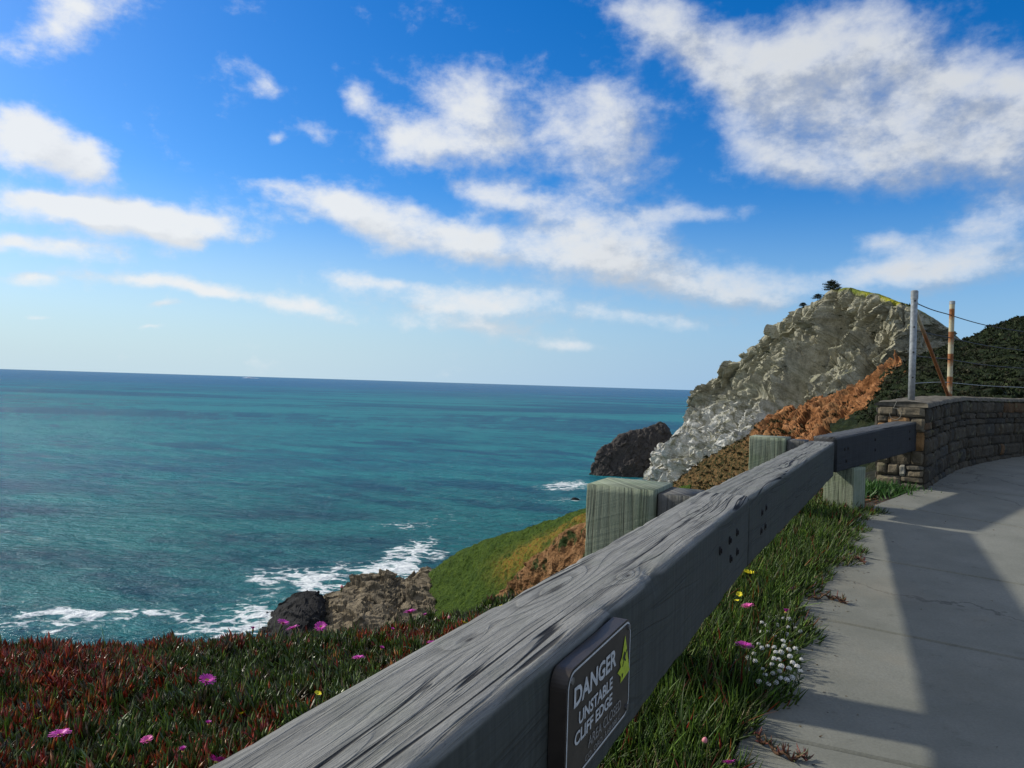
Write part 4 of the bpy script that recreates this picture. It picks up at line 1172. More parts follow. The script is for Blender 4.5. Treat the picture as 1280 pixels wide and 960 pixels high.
def wall_fence():
    def s_for(px, off):
        best = min(np.linspace(.1, 12, 1200), key=lambda s: abs(project(np.array([*wall_pt(s, off), 1.2]))[0] - px)); return float(best)
    sa, sb = s_for(1139, .225), s_for(1186.5, .225)
    A = np.array([*wall_pt(sa, .225), wtop(sa)]); B = np.array([*wall_pt(sb, .225), wtop(sb)])
    root = empty('wire_fence', tuple(A)); tag(root, 'galvanised pipe and wire fence with rusty second post standing on the stone wall', 'fence')
    L = lambda P: np.asarray(P, float) - A
    m1, n, b, tc = mat('galvanised'); f = n.noise(tc.outputs['Object'], 25, 4)
    finish(n, b, n.mix(n.rng(f, .3, .7), (.20, .215, .225), (.33, .35, .36)), .5, None, .4, .3)
    m2, n, b, tc = mat('rusty_paint')
    at = n.new('ShaderNodeVertexColor', layer_name='tint'); f = n.noise(tc.outputs['Object'], 30, 5, .65)
    rust = n.mix(n.rng(f, .35, .65), (.14, .045, .012), (.28, .11, .03))
    msk = n.rng(n.math('ADD', n.sep(at.outputs[0])[0], n.math('MULTIPLY', n.math('SUBTRACT', f, .5), .8)), .18, .62)
    finish(n, b, n.mix(msk, (.40, .36, .24), rust), .65, None, .3)
    m3 = simple('wire', (.035, .033, .032), .6, .4, .5)
    # heights of the four wires
    topA = U(1143, 366, A[1])[2] - A[2]; topB = U(1190.5, 378, B[1])[2] - B[2]
    hw = [topA * .91, topA * .66, topA * .42, topA * .165]
    lean = np.array([.008, 0, 0])
    pA = [A + [0, 0, -.08], A + [0, 0, .5], A + [0, 0, topA - .08], A + [0, 0, topA]]
    V, Fc = tube([L(p) for p in pA], .035, 18)
    V2, F2 = tube([L(A + [0, 0, topA - .075]), L(A + [0, 0, topA + .012]), L(A + [0, 0, topA + .022])], [.039, .039, .028], 18)
    po = mesh('post', V, Fc, m1, root, True); po['label'] = 'clean galvanised end post'
    mesh('cap', V2, F2, m1, po, False)
    for h in (topA * .92, topA * .68, topA * .45, topA * .22):
        dirv = np.array([-.30, -.95, 0]); V, Fc = tube([L(A + [0, 0, h] + dirv * .02), L(A + [0, 0, h] + dirv * .040)], .010, 8); mesh('bolt', V, Fc, m3, po)
    # rusty line post with rings of rust where the wires pass
    hs = np.linspace(-.08, topB, 70); V, Fc = tube([L(B + [0, 0, h]) for h in hs], .033, 16)
    rz = np.zeros(70)
    for h in (topB * .90, topB * .66, topB * .43, topB * .19): rz += np.where(hs > h + .02, np.exp(-((hs - h - .02) / .012) ** 2), np.exp(-np.abs((hs - h - .02) / .13))) * 1.0
    rz += .75 * np.exp(-((hs) / .05) ** 2)
    po2 = mesh('post', V, Fc, m2, root, True, cols=np.repeat(np.clip(rz, 0, 1), 16)[:, None] * np.ones(3)); po2['label'] = 'rust stained cream post'
    V2, F2 = tube([L(B + [0, 0, topB - .03]), L(B + [0, 0, topB + .008]), L(B + [0, 0, topB + .014])], [.036, .036, .028], 16); mesh('cap', V2, F2, m1, po2)
    # brace from the end post down to the foot of the rusty post
    C0 = A + [.03, .03, topA * .84]; foot = B + np.array([-.04, -.06, 0.0]); 
    t = np.linspace(0, 1, 40); pts = [L(C0 * (1 - k) + foot * k) for k in t]
    V, Fc = tube(pts, .021, 12); rz = np.exp(-((t - .55) / .3) ** 2) * 1.0 + .2 + .25 * (t > .85)
    br = mesh('brace', V, Fc, m2, root, True, cols=np.repeat(rz, 12)[:, None] * np.ones(3)); br['label'] = 'slanting rusty brace'
    for i, h in enumerate(hw):
        P = []
        s = sa
        while s < 11:
            f = (s - sa); base = wall_pt(s, .225)
            hh = h if s <= sb else h
            sag = .0 if s < sb else -.008 * math.sin((s - sb) / 3.4 * math.pi) ** 2
            P.append(np.array([*base, wtop(s) + hh + sag])); s += .25
        V, Fc = tube([L(p) for p in P], .0065 if i < 3 else .004, 6)
        w = mesh('wire', V, Fc, m3 if i < 3 else m1, root, True)
        # twisted tie close to the end post
        if i < 3:
            q = []
            for k in range(30):
                a = k * 1.3; s_ = sa + .05 + k * .004 * (1.4); b_ = wall_pt(s_, .225); q.append(L((b_[0], b_[1] + .012 * math.cos(a), wtop(s_) + h + .012 * math.sin(a))))
            V, Fc = tube(q, .006, 5); mesh('wire_tie', V, Fc, m3, w, True)
wall_fence()

# pale loop of wire hanging on the wall end
def loop():
    d0 = WLf[3] - WLf[0]; d0 /= np.linalg.norm(d0); n0 = np.array([-d0[1], d0[0]])
    P = []
    for t in np.linspace(0, 1, 40):
        a = 2 * math.pi * t * .82 + 1.2
        u = .27 + .055 * math.cos(a); z = 1.07 + .06 * math.sin(a)
        p = WL[0] + n0 * u - d0 * .055; P.append((p[0], p[1], z))
    p = WL[0] + n0 * .26 - d0 * .05; P = [(p[0], p[1], 1.205)] + P
    V, Fc = tube(P, .0022, 6)
    o = mesh('wire_loop', V, Fc, simple('pale_wire', (.22, .21, .18), .6, .3), None, True)
    tag(o, 'thin pale loop of wire hanging over the end of the stone wall', 'wire')
loop()

# ================================================================== PLANTS
GREENS = np.array([(.038, .072, .010), (.060, .108, .013), (.092, .145, .018), (.050, .062, .013)])
REDS = np.array([(.24, .022, .010), (.34, .046, .012), (.15, .018, .010), (.26, .090, .016)])
DULL = np.array([(.055, .045, .022), (.10, .065, .03), (.035, .035, .018)])

def leaves(base, dirv, side, L, r, curl, cols, tri=True, K=4):
    """many leaves at once: base (n,3), dirv (n,3) growth direction, side (n,3). Fleshy three-sided (tri) or flat blades."""
    n = len(base); up = np.array([0, 0, 1.0])
    nrm = np.cross(dirv, side); nrm /= np.linalg.norm(nrm, axis=1)[:, None] + 1e-9
    V = []; C = []
    t = np.linspace(0, 1, K + 1)
    for k, tk in enumerate(t):
        c = base + dirv * (L * tk)[:, None] + np.outer(curl * L * tk ** 2, np.ones(3)) * nrm
        if tri:
            rk = r * (1.0 - .12 * (1 - tk)) * (1 - tk ** 3.2) if k < K else r * 0 + .0005
            for a in (90, 210, 330):
                V.append(c + side * (rk * math.cos(rad(a)))[:, None] + nrm * (rk * math.sin(rad(a)))[:, None])
        else:
            rk = r * (1 - tk ** 1.6) + .0003
            V.append(c - side * rk[:, None]); V.append(c + side * rk[:, None])
        m = 3 if tri else 2
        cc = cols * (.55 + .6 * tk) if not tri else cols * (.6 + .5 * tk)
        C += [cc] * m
    m = 3 if tri else 2
    tot = m * (K + 1)
    V = np.stack(V, 1).reshape(-1, 3); C = np.stack(C, 1).reshape(-1, 3)
    fs = []
    for k in range(K):
        if tri:
            for a in range(3):
                b = (a + 1) % 3; fs.append([k * 3 + a, k * 3 + b, k * 3 + 3 + b, k * 3 + 3 + a])
        else: fs.append([k * 2, k * 2 + 1, k * 2 + 3, k * 2 + 2])
    fs = np.array(fs)
    Fc = (np.arange(n)[:, None, None] * tot + fs[None]).reshape(-1, 4)
    return V, Fc, C

def sample_bank(n, vmin, vmax, keep):
    """random points on the bank with even density by area; keep(P)->mask"""
    G = BK; Rr, Cc = G.shape[:2]
    i0, i1 = int(vmin * (Rr - 1)), int(vmax * (Rr - 1))
    A = G[i0:i1, :-1]; B_ = G[i0:i1, 1:]; D = G[i0 + 1:i1 + 1, :-1]
    ar = np.linalg.norm(np.cross(B_ - A, D - A), axis=-1)
    ctr = (A + B_ + D) / 3
    ar = ar * keep(ctr)
    p = (ar / ar.sum()).ravel()
    k = rng.choice(len(p), n, p=p); a, b = rng.random(n)[:, None], rng.random(n)[:, None]
    A = A.reshape(-1, 3)[k]; B_ = B_.reshape(-1, 3)[k]; D = D.reshape(-1, 3)[k]
    return A + (B_ - A) * a + (D - A) * b, ar.sum()

def railside(P):
    """metres to the road side of the rail's front face"""
    q = P[..., :2] - ja[:2]
    a = q @ nA; b = q @ nB
    return np.where(q @ dA < 0, a, b)

def unit(a): return a / (np.linalg.norm(a, axis=-1, keepdims=True) + 1e-9)

m_ice = tinted('ice_plant_leaf', .38, .45, .25, 60)
m_gr = tinted('grass_blade', .5, .35, .25, 60, trans=.25)

def ice_plants():
    def keep(P):
        x, y = project(P); return ((P[..., 1] > .9) & (x > -140) & (x < 1150) & (y < 1120) & (railside(P) < -.12)).astype(float)
    n = 31000
    C, area = sample_bank(n, .18, .70, keep)
    print('ICE area', area)
    C[:, 2] += rng.normal(0, .012, n) + -.01 + .09 * np.maximum(-.15, fbm(np.stack([C[:, 0] / .38, C[:, 1] / .35, C[:, 0] * 0], -1), 2))
    ix, iy = project(C)
    redf = fbm(np.stack([C[:, 0] / .8, C[:, 1] / .55, C[:, 0] * 0 + 3], -1), 3) * 1.1 + .75 * sstep(420, 40, ix) * sstep(900, 800, iy) - .05 + .15 * sstep(350, 100, ix)
    redp = np.clip(.20 + redf * .9, .06, .85)
    isred = rng.random(n) < redp; isdull = rng.random(n) < .10
    nl = rng.integers(5, 9, n)
    idx = np.repeat(np.arange(n), nl); N = len(idx)
    ax = unit(np.stack([rng.normal(-.05, .32, n), rng.normal(-.02, .32, n), np.ones(n)], -1))
    ang = rng.random(N) * 2 * math.pi; til = np.abs(rng.normal(.45, .28, N))
    a = ax[idx]; s0 = unit(np.cross(a, np.array([0.3, .9, .1]))); s1 = np.cross(a, s0)
    rd = s0 * np.cos(ang)[:, None] + s1 * np.sin(ang)[:, None]
    d = unit(a * np.cos(til)[:, None] + rd * np.sin(til)[:, None]); sd = unit(np.cross(d, a + .01))
    L = rng.uniform(.040, .092, N) * rng.uniform(.8, 1.15, n)[idx]; r = rng.uniform(.0060, .0105, N)
    base = C[idx] + rd * .008 - a * .012
    col = np.where(isred[idx][:, None], REDS[rng.integers(0, len(REDS), N)], GREENS[rng.integers(0, len(GREENS), N)])
    col = np.where((isdull[idx] | (rng.random(N) < .06))[:, None], DULL[rng.integers(0, len(DULL), N)], col)
    col = col * rng.uniform(.6, 1.15, N)[:, None]
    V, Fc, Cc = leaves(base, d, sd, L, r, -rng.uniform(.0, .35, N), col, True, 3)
    redt = (rng.random(N) < .35)
    o = mesh('ice_plant_cover', V, Fc, m_ice, None, True, cols=Cc)
    tag(o, 'red and green fleshy ice plant carpet covering the bank', 'ice plants', kind='stuff')
    # thin grass blades, some of them dry
    n = 5200
    B, _ = sample_bank(n, .18, .66, keep)
    cl = fbm(np.stack([B[:, 0] / .5, B[:, 1] / .5, B[:, 0] * 0 + 8], -1), 2)
    B = B[cl > -.12]; n = len(B)
    d = unit(np.stack([rng.normal(0, .35, n), rng.normal(0, .35, n), np.ones(n)], -1)); sd = unit(np.cross(d, rng.normal(size=(n, 3))))
    dry = rng.random(n) < .10
    col = np.where(dry[:, None], np.array([(.22, .20, .10)]), GREENS[rng.integers(0, 4, n)] * np.array([1.1, 1.25, .9])) * rng.uniform(.6, 1.3, n)[:, None]
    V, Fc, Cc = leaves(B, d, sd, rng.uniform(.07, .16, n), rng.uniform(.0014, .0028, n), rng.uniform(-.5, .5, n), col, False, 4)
    o = mesh('grass', V, Fc, m_gr, None, True, cols=Cc)
    tag(o, 'thin grass blades growing up through the ice plants', 'grass', kind='stuff')
ice_plants()

def verge():
    """grassy verge between the rail and the path"""
    V_, F_, C_ = [], [], []; off = 0
    def put(V, Fc, Cc):
        nonlocal off
        V_.append(V); F_.append(Fc + off); C_.append(Cc); off += len(V)
    n = 15000
    s = rng.uniform(-3.2, 6.6, n * 2); P = []
    for k in range(len(s)):
        if s[k] < 0: b0, nn, dd = ja[:2] + dA * s[k], nA, dA
        else: b0, nn, dd = ja[:2] + dB * s[k], nB, dB
        w = float(np.interp(s[k], [-3, -1.2, 0, 1.5, 2.6, 3.8], [.11, .07, .03, .04, .14, .24])) + .05 + .05 * math.sin(s[k] * 3.1) + .04 * math.sin(s[k] * 7.7 + 1) + .03 * math.sin(s[k] * 17.)
        t = random.uniform(-.42, .02 + w)
        if s[k] > 4.3 : continue
        P.append((b0[0] + nn[0] * t, b0[1] + nn[1] * t, t, s[k], w))
        if len(P) >= n: break
    P = np.array(P); n = len(P)
    z = np.array([max(float(path_z(y)) - .02, (bank_down(x, y) if bank_down(x, y) is not None else -.05)) for x, y in P[:, :2]])
    base = np.stack([P[:, 0], P[:, 1], z], -1)
    hump = fbm(np.stack([base[:, 0] / .22, base[:, 1] / .22, base[:, 0] * 0], -1), 2)
    tend = np.clip((P[:, 2] / np.maximum(P[:, 4], .05)), -1, 1)
    out = np.array([nA[0], nA[1], 0.])
    d = unit(np.stack([rng.normal(0, .34, n), rng.normal(0, .34, n), np.ones(n) * .95], -1) + out * (.15 + .45 * np.clip(tend, 0, 1))[:, None])
    sd = unit(np.cross(d, rng.normal(size=(n, 3))))
    L = rng.uniform(.06, .15, n) * (1 + .5 * hump) * (1 - .35 * np.clip(tend, 0, 1)) * np.clip(1.15 - .08 * np.maximum(0, P[:, 3]), .75, 1.15)
    G2 = np.array([(.052, .110, .012), (.082, .155, .016), (.125, .205, .024), (.042, .072, .012)])
    col = G2[rng.integers(0, 4, n)] * rng.uniform(.55, 1.3, n)[:, None]
    rd = rng.random(n) < .045
    col = np.where(rd[:, None], REDS[rng.integers(0, 4, n)] * .8, col)
    dry = rng.random(n) < .05; col = np.where(dry[:, None], np.array([(.16, .14, .06)]), col)
    half = rng.random(n) < .72
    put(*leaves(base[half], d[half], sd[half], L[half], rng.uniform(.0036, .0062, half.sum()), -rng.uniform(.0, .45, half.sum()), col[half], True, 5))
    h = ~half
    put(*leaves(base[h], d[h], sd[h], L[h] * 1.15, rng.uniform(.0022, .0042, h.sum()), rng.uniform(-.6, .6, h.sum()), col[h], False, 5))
    o = mesh('verge_grass', np.concatenate(V_), np.concatenate(F_), m_gr, None, True, cols=np.concatenate(C_))
    tag(o, 'bright green grass and ice plant verge between rail and path', 'grass', kind='stuff')
    # leafy weeds at the foot of the wall end
    n = 1700
    c = Uz(1116, 625, .17)
    x = c[0] + rng.normal(0, .30, n) ; y = c[1] + .05 + rng.normal(0, .17, n) + (x - c[0]) * .55
    ok = (np.abs(x - c[0]) < .55)
    # keep off the wall
    d0 = WLf[3] - WLf[0]; d0 /= np.linalg.norm(d0)
    ok &= ((np.stack([x, y], -1) - WL[0]) @ d0 < -.04)
    x, y = x[ok], y[ok]; n = len(x)
    base = np.stack([x, y, path_z(y) - .03], -1)
    d = unit(np.stack([rng.normal(0, .6, n), rng.normal(-.1, .6, n), np.ones(n)], -1)); sd = unit(np.cross(d, rng.normal(size=(n, 3))))
    col = np.array([(.05, .12, .025)]) * rng.uniform(.5, 1.5, n)[:, None]
    V, Fc, Cc = leaves(base, d, sd, rng.uniform(.05, .13, n), rng.uniform(.006, .012, n), rng.uniform(-.7, .2, n), col, False, 4)
    o = mesh('weeds', V, Fc, m_gr, None, True, cols=Cc)
    tag(o, 'low bright green weeds at the foot of the stone wall end', 'weeds', kind='stuff')
    # dry litter round the short post
    n = 420
    c = Uz(1040, 640, .13); x = c[0] + rng.normal(0, .26, n); y = c[1] + rng.normal(-.02, .22, n) + (x - c[0]) * .7
    base = np.stack([x, y, path_z(y) - .025], -1); d = unit(np.stack([rng.normal(0, 1, n), rng.normal(0, 1, n), np.full(n, .25)], -1)); sd = unit(np.cross(d, rng.normal(size=(n, 3))))
    col = np.array([(.20, .09, .035)]) * rng.uniform(.5, 1.4, n)[:, None]
    V, Fc, Cc = leaves(base, d, sd, rng.uniform(.02, .06, n), rng.uniform(.004, .009, n), rng.uniform(-.3, .3, n), col, False, 3)
    o = mesh('leaf_litter', V, Fc, m_gr, None, True, cols=Cc); tag(o, 'orange brown dry litter round the short post', 'litter', kind='stuff')
verge()

def path_litter():
    r = np.random.default_rng(77); n = 900; B = []
    for k in range(n):
        q = r.uniform(1.2, EDs[-1] - 7); p, nr = epos(q); w = abs(r.normal(0, .16)) if k < 620 else r.uniform(0, 2.2)
        p = p + nr * (w + .01); B.append((p[0], p[1], float(path_z(p[1])) + .002))
    B = np.array(B); d = unit(np.stack([r.normal(0, 1, n), r.normal(0, 1, n), np.full(n, .12)], -1)); sd = unit(np.cross(d, r.normal(size=(n, 3)) * [.2, .2, 1]))
    col = np.array([(.09, .06, .03), (.13, .10, .05), (.05, .04, .025), (.16, .13, .08)])[r.integers(0, 4, n)]
    V, Fc, Cc = leaves(B, d, sd, r.uniform(.004, .022, n), r.uniform(.0012, .004, n), np.zeros(n), col, False, 2)
    o = mesh('path_litter', V, Fc, m_gr, None, True, cols=Cc); tag(o, 'dry plant crumbs and soil scattered along the path edge', 'litter', kind='stuff')
path_litter()

# ---- flowers
m_pet = simple('petal_magenta', (.52, .045, .36), .5, .3, 0, .2, 80)
m_pet2 = simple('petal_pink', (.62, .09, .33), .5, .3, 0, .2, 80)
m_cen = simple('flower_centre', (.62, .50, .12), .6, .2, 0, .2, 120)
m_stk = simple('flower_stalk', (.05, .08, .02), .6, .2)
m_yel = simple('petal_yellow', (.72, .62, .02), .5, .3, 0, .12, 80)
m_bud = simple('bud_pink', (.62, .22, .25), .5, .3, 0, .2, 80)
def ice_flower(pm, openness):
    """R = 1; many thin petals round a yellow heart"""
    root = empty('ice_plant_flower')
    mb = MB(); rr = random.Random(3)
    for k in range(52):
        a = 2 * math.pi * k / 26 + rr.uniform(-.08, .08); lay = k // 26
        el = openness + lay * .28 + rr.uniform(-.1, .1); Lp = (1. - .12 * lay) * rr.uniform(.88, 1.05); wd = .062
        u = np.array([math.cos(a), math.sin(a), 0]); t = np.array([-math.sin(a), math.cos(a), 0]); zz = np.array([0, 0, 1])
        V = []
        for s, wk, e in ((.12, .6, el + .3), (.45, .9, el + .15), (.8, 1., el), (1., .45, el - .1)):
            c = u * s * Lp * math.cos(e) + zz * s * Lp * math.sin(e); V += [c - t * wd * wk, c + t * wd * wk]
        mb.add(V, [[0, 1, 3, 2], [2, 3, 5, 4], [4, 5, 7, 6]])
    mb.build('petals', pm, root)
    mb = MB()
    for k in range(26):
        a = k * 2.4; rr_ = .2 * math.sqrt(k / 26); c = np.array([math.cos(a) * rr_, math.sin(a) * rr_, .05])
        V, Fc = tube([c, c + [math.cos(a) * .06, math.sin(a) * .06, .22]], [.03, .035], 4); mb.add(V, Fc)
    mb.build('stamens', m_cen, root)
    V, Fc = tube([(0, 0, -1.6), (.05, .02, -.8), (0, 0, -.25), (0, 0, .06)], [.09, .10, .16, .20], 7); mesh('stalk', V, Fc, m_stk, root, True)
    return root
def yellow_flower():
    root = empty('yellow_flower'); mb = MB()
    for k in range(5):
        a = 2 * math.pi * k / 5; u = np.array([math.cos(a), math.sin(a), 0]); t = np.array([-math.sin(a), math.cos(a), 0]); V = []
        for s, wk, z in ((.05, .1, 0.), (.45, .36, .25), (.8, .46, .42), (1., .25, .46)):
            V += [u * s - t * wk + [0, 0, z], u * s + [0, 0, z - .05], u * s + t * wk + [0, 0, z]]
        mb.add(V, [[i * 3 + j, i * 3 + j + 1, i * 3 + j + 4, i * 3 + j + 3] for i in range(3) for j in range(2)])
    mb.build('petals', m_yel, root)
    V, Fc = tube([(0, 0, -4), (.2, .1, -2), (0, 0, -.1), (0, 0, .1)], [.06, .06, .07, .12], 6); mesh('stalk', V, Fc, m_stk, root, True)
    return root
def bud():
    root = empty('flower_bud'); mb = MB(); prof = [(0, .25), (.25, .5), (.6, .55), (1., .38), (1.25, .05)]
    V, Fc = tube([(0, 0, z) for z, r in prof], [r for z, r in prof], 10); mesh('petals', V, Fc, m_bud, root, True)
    V, Fc = tube([(0, 0, -1.6), (0, 0, -.3), (0, 0, .35)], [.1, .3, .52], 8); mesh('sepals', V, Fc, m_stk, root, True)
    return root
def copy_thing(p):
    r = p.copy(); COL.objects.link(r)
    for ch in p.children:
        c = ch.copy(); COL.objects.link(c); c.parent = r
    return r
protos = {}
def plant_flower(kind, px, py, size, label, verge_side=False, tilt=.35):
    if verge_side:
        h = Uz(px, py, .15); z = h[2]; P = h
    else:
        h = bank_hit(px, py, .15)
        if h is None: h = Uz(px, py, -.2)
        P = np.array([h[0], h[1], h[2] + .15])
    R = size * (1.22 if size > 12 else 1.12) / 2 / F * P[1]
    key = kind
    if key not in protos:
        o = {'magenta': lambda: ice_flower(m_pet, .45), 'pink': lambda: ice_flower(m_pet2, .55), 'closed': lambda: ice_flower(m_pet, 1.05), 'yellow': yellow_flower, 'bud': bud}[key]()
        protos[key] = o
    else: o = copy_thing(protos[key])
    o.location = tuple(P); o.scale = (R,) * 3
    o.rotation_euler = (random.uniform(-tilt, tilt) + .15, random.uniform(-tilt, tilt) - .2, random.uniform(0, 6))
    grp = {'yellow': 'yellow flowers', 'bud': 'pink flower buds'}.get(kind, 'pink ice plant flowers')
    tag(o, label, 'flower', grp)
LEFT = [
 ('magenta',75,922,23,'large magenta ice plant flower nearest the bottom left corner of the photo'),
 ('magenta',258,853,20,'wide magenta ice plant flower alone in the middle of the left bank'),
 ('pink',184,928,15,'pink ice plant flower lowest between the corner flower and the rail'),
 ('closed',229,941,13,'dull purple ice plant flower in red leaves near the photo bottom'),
 ('magenta',270,955,24,'large magenta ice plant flower cut off by the bottom edge of the photo'),
 ('closed',260,907,11,'small half closed pink ice plant flower on bare patch left of the rail'),
 ('magenta',353,781,15,'magenta ice plant flower below the dark wet rock, higher of a close pair'),
 ('magenta',367,788,15,'magenta ice plant flower below the dark wet rock, lower of a close pair'),
 ('magenta',401,785,14,'magenta ice plant flower just right of the close pair below the rocks'),
 ('closed',316,789,11,'deep pink ice plant flower at the bank edge in front of the white foam'),
 ('magenta',448,825,14,'round magenta ice plant flower midway between the rocks and the rail'),
 ('magenta',513,768,16,'bright magenta ice plant flower at the bank edge under the green headland'),
 ('closed',532,771,8,'small magenta ice plant flower just right of the one under the headland'),
 ('magenta',541,807,15,'magenta ice plant flower touching the back of the rail'),
 ('closed',490,789,8,'small reddish pink ice plant flower on a short stalk below the outcrop'),
 ('closed',476,813,10,'dark pink ice plant flower right above the round magenta one'),
 ('closed',598,776,10,'dark pink ice plant flower at the rail beside bare pale earth'),
 ('bud',426,766,6,'tiny pink bud standing at the bank edge before the brown outcrop'),
 ('bud',561,774,6,'tiny pale pink bud at the bank edge between headland and rail'),
 ('yellow',302,893,9,'yellow flower above the bare patch on the left bank'),
 ('yellow',397,868,8,'drooping yellow flower among dry stems close to the rail'),
 ('yellow',332,932,8,'yellow flower partly hidden against the near end of the rail'),
 ('yellow',580,779,7,'small yellow flower at the bank edge left of the dark pink bloom'),
 ('yellow',628,759,7,'yellow flower topmost along the back of the rail'),
 ('yellow',48,899,7,'yellow flower just above the magenta one in the bottom left corner')]
for k, x, y, s, l in LEFT: plant_flower(k, x, y, s, l)
RIGHT = [
 ('magenta',930,811,21,'large magenta ice plant flower left of the white flower cluster by the path'),
 ('pink',935,761,15,'pink ice plant flower under the rail above the white flowers'),
 ('closed',982,767,12,'dark magenta ice plant flower at the top of the white flowers'),
 ('closed',991,739,10,'dim magenta ice plant flower in tall verge grass near the path edge'),
 ('closed',1018,640,9,'small red pink ice plant flower under the middle beam by the short post'),
 ('magenta',912,957,19,'magenta ice plant flower at the bottom edge of the photo in the verge'),
 ('bud',880,929,11,'pale pink round bud in the verge grass below the sign'),
 ('yellow',936,718,13,'bright yellow open flower beside the rail joint in the verge'),
 ('yellow',924,744,7,'small yellow flower just below the bright one at the rail joint'),
 ('yellow',921,752,6,'tiny yellow flower lowest of the three by the rail joint')]
for k, x, y, s, l in RIGHT: plant_flower(k, x, y, s, l, True)

# ---- white alyssum
m_wf = simple('white_floret', (.72, .72, .70), .6, .2, 0, .12, 200)
def alyssum(cx, cy, rx, ry, n, label, seed):
    r = random.Random(seed)
    c = Uz(cx, cy + ry * .8, .04); root = empty('alyssum_plant', tuple(c)); tag(root, label, 'flowering plant', 'white alyssum plants')
    pts = []
    tries = 0
    while len(pts) < n and tries < 5000:
        tries += 1
        a, b = r.uniform(-1, 1), r.uniform(-1, 1)
        if a * a + b * b > 1: continue
        x, y = cx + rx * a, cy + ry * b
        if all((x - p[0]) ** 2 + (y - p[1]) ** 2 > 38 for p in pts): pts.append((x, y, b))
    base_me = None
    lv_b, lv_d, lv_s, lv_L, lv_c = [], [], [], [], []
    stems = MB()
    for (x, y, b) in pts:
        p = Uz(x, y, .075 + .03 * r.random() - .02 * b)
        if base_me is None:
            mb = MB()
            for k in range(34):
                z = 1 - (k + .5) / 34 * 1.55; a = k * 2.39996; q = np.array([math.sqrt(max(0, 1 - z * z)) * math.cos(a), math.sqrt(max(0, 1 - z * z)) * math.sin(a), z * .8])
                t1 = unit(np.cross(q, [.3, .2, .9])); t2 = unit(np.cross(q, t1)); s_ = .26
                mb.add([q * .93, q + t1 * s_, q * 1.02 + t2 * s_, q - t1 * s_, q * 1.02 - t2 * s_], [[0, 1, 2], [0, 2, 3], [0, 3, 4], [0, 4, 1]])
            ho = mb.build('flower_head', m_wf, root); base_me = ho.data
        else:
            ho = bpy.data.objects.new('flower_head', base_me); COL.objects.link(ho); ho.parent = root
        R = r.uniform(.008, .0125)
        ho.location = tuple(p - c); ho.scale = (R,) * 3; ho.rotation_euler = (r.uniform(-.5, .5), r.uniform(-.5, .5), r.uniform(0, 6))
        root_p = np.array([p[0] * .9 + c[0] * .1, p[1] * .9 + c[1] * .1, float(path_z(p[1])) - .03])
        V, Fc = tube([root_p - c, p - c - [0, 0, .004]], .0013, 4); stems.add(V, Fc, (.05, .09, .03))
        for k in range(9):
            t = r.uniform(.15, .95); q = root_p * (1 - t) + p * t
            lv_b.append(q - c); dd = unit(np.array([r.gauss(0, 1), r.gauss(0, 1), .7])); lv_d.append(dd); lv_s.append(unit(np.cross(dd, [r.random(), .4, .2]))); lv_L.append(r.uniform(.018, .035)); lv_c.append(np.array((.05, .095, .03)) * r.uniform(.6, 1.3))
    V, Fc, Cc = leaves(np.array(lv_b), np.array(lv_d), np.array(lv_s), np.array(lv_L), np.full(len(lv_L), .0028), np.zeros(len(lv_L)), np.array(lv_c), False, 3)
    stems.add(V, Fc.tolist()); stems.c.append(Cc)
    st = stems.build('foliage', m_gr, root)
alyssum(967, 829, 36, 30, 34, 'bushy white alyssum plant spilling onto the path beside the large magenta flower', 4)
alyssum(974, 786, 27, 17, 22, 'smaller white alyssum plant behind the bushy one, half lost in the grass', 9)

# ---- withered ice plant runners on the path
def runner(pts, label, seed):
    r = random.Random(seed); P = [Uz(x, y, float(path_z(3.)) + z) for x, y, z in pts]
    P = crom(np.array(P), 24)
    P[:, 2] = np.maximum(path_z(P[:, 1]), -.0) + .012 + .01 * np.sin(np.arange(24))
    c = P[0].copy(); root = empty('dry_runner', tuple(c)); tag(root, label, 'plant runner', 'withered runners on the path')
    V, Fc = tube(P - c, .006, 6); mesh('stem', V, Fc, simple('dry_stem', (.09, .05, .03), .8, .2), root, True)
    b, d, s, L, col = [], [], [], [], []
    for p in P[2:]:
        for k in range(3):
            dd = unit(np.array([r.gauss(.2, .8), r.gauss(0, .8), abs(r.gauss(.5, .4))])); b.append(p - c); d.append(dd); s.append(unit(np.cross(dd, [.2, .5, .4]))); L.append(r.uniform(.02, .045)); col.append(np.array(r.choice([(.12, .05, .03), (.16, .10, .045), (.06, .07, .025), (.14, .03, .02)])))
    V, Fc, Cc = leaves(np.array(b), np.array(d), np.array(s), np.array(L), np.full(len(L), .004), np.full(len(L), -.2), np.array(col))
    mesh('leaves', V, Fc, m_ice, root, True, cols=Cc)
runner([(940,915,.02),(960,925,.03),(985,940,.03),(1008,944,.02)], 'withered reddish ice plant runner creeping over the path near the bottom edge', 1)
runner([(1030,726,.02),(1050,724,.02),(1072,722,.02),(1080,726,.02)], 'short dark ice plant runner reaching onto the path at the slab joint', 2)
runner([(1010,765,.02),(1030,762,.02),(1048,766,.02),(1056,768,.02)], 'dark ice plant runner on the path above the white flowers', 3)

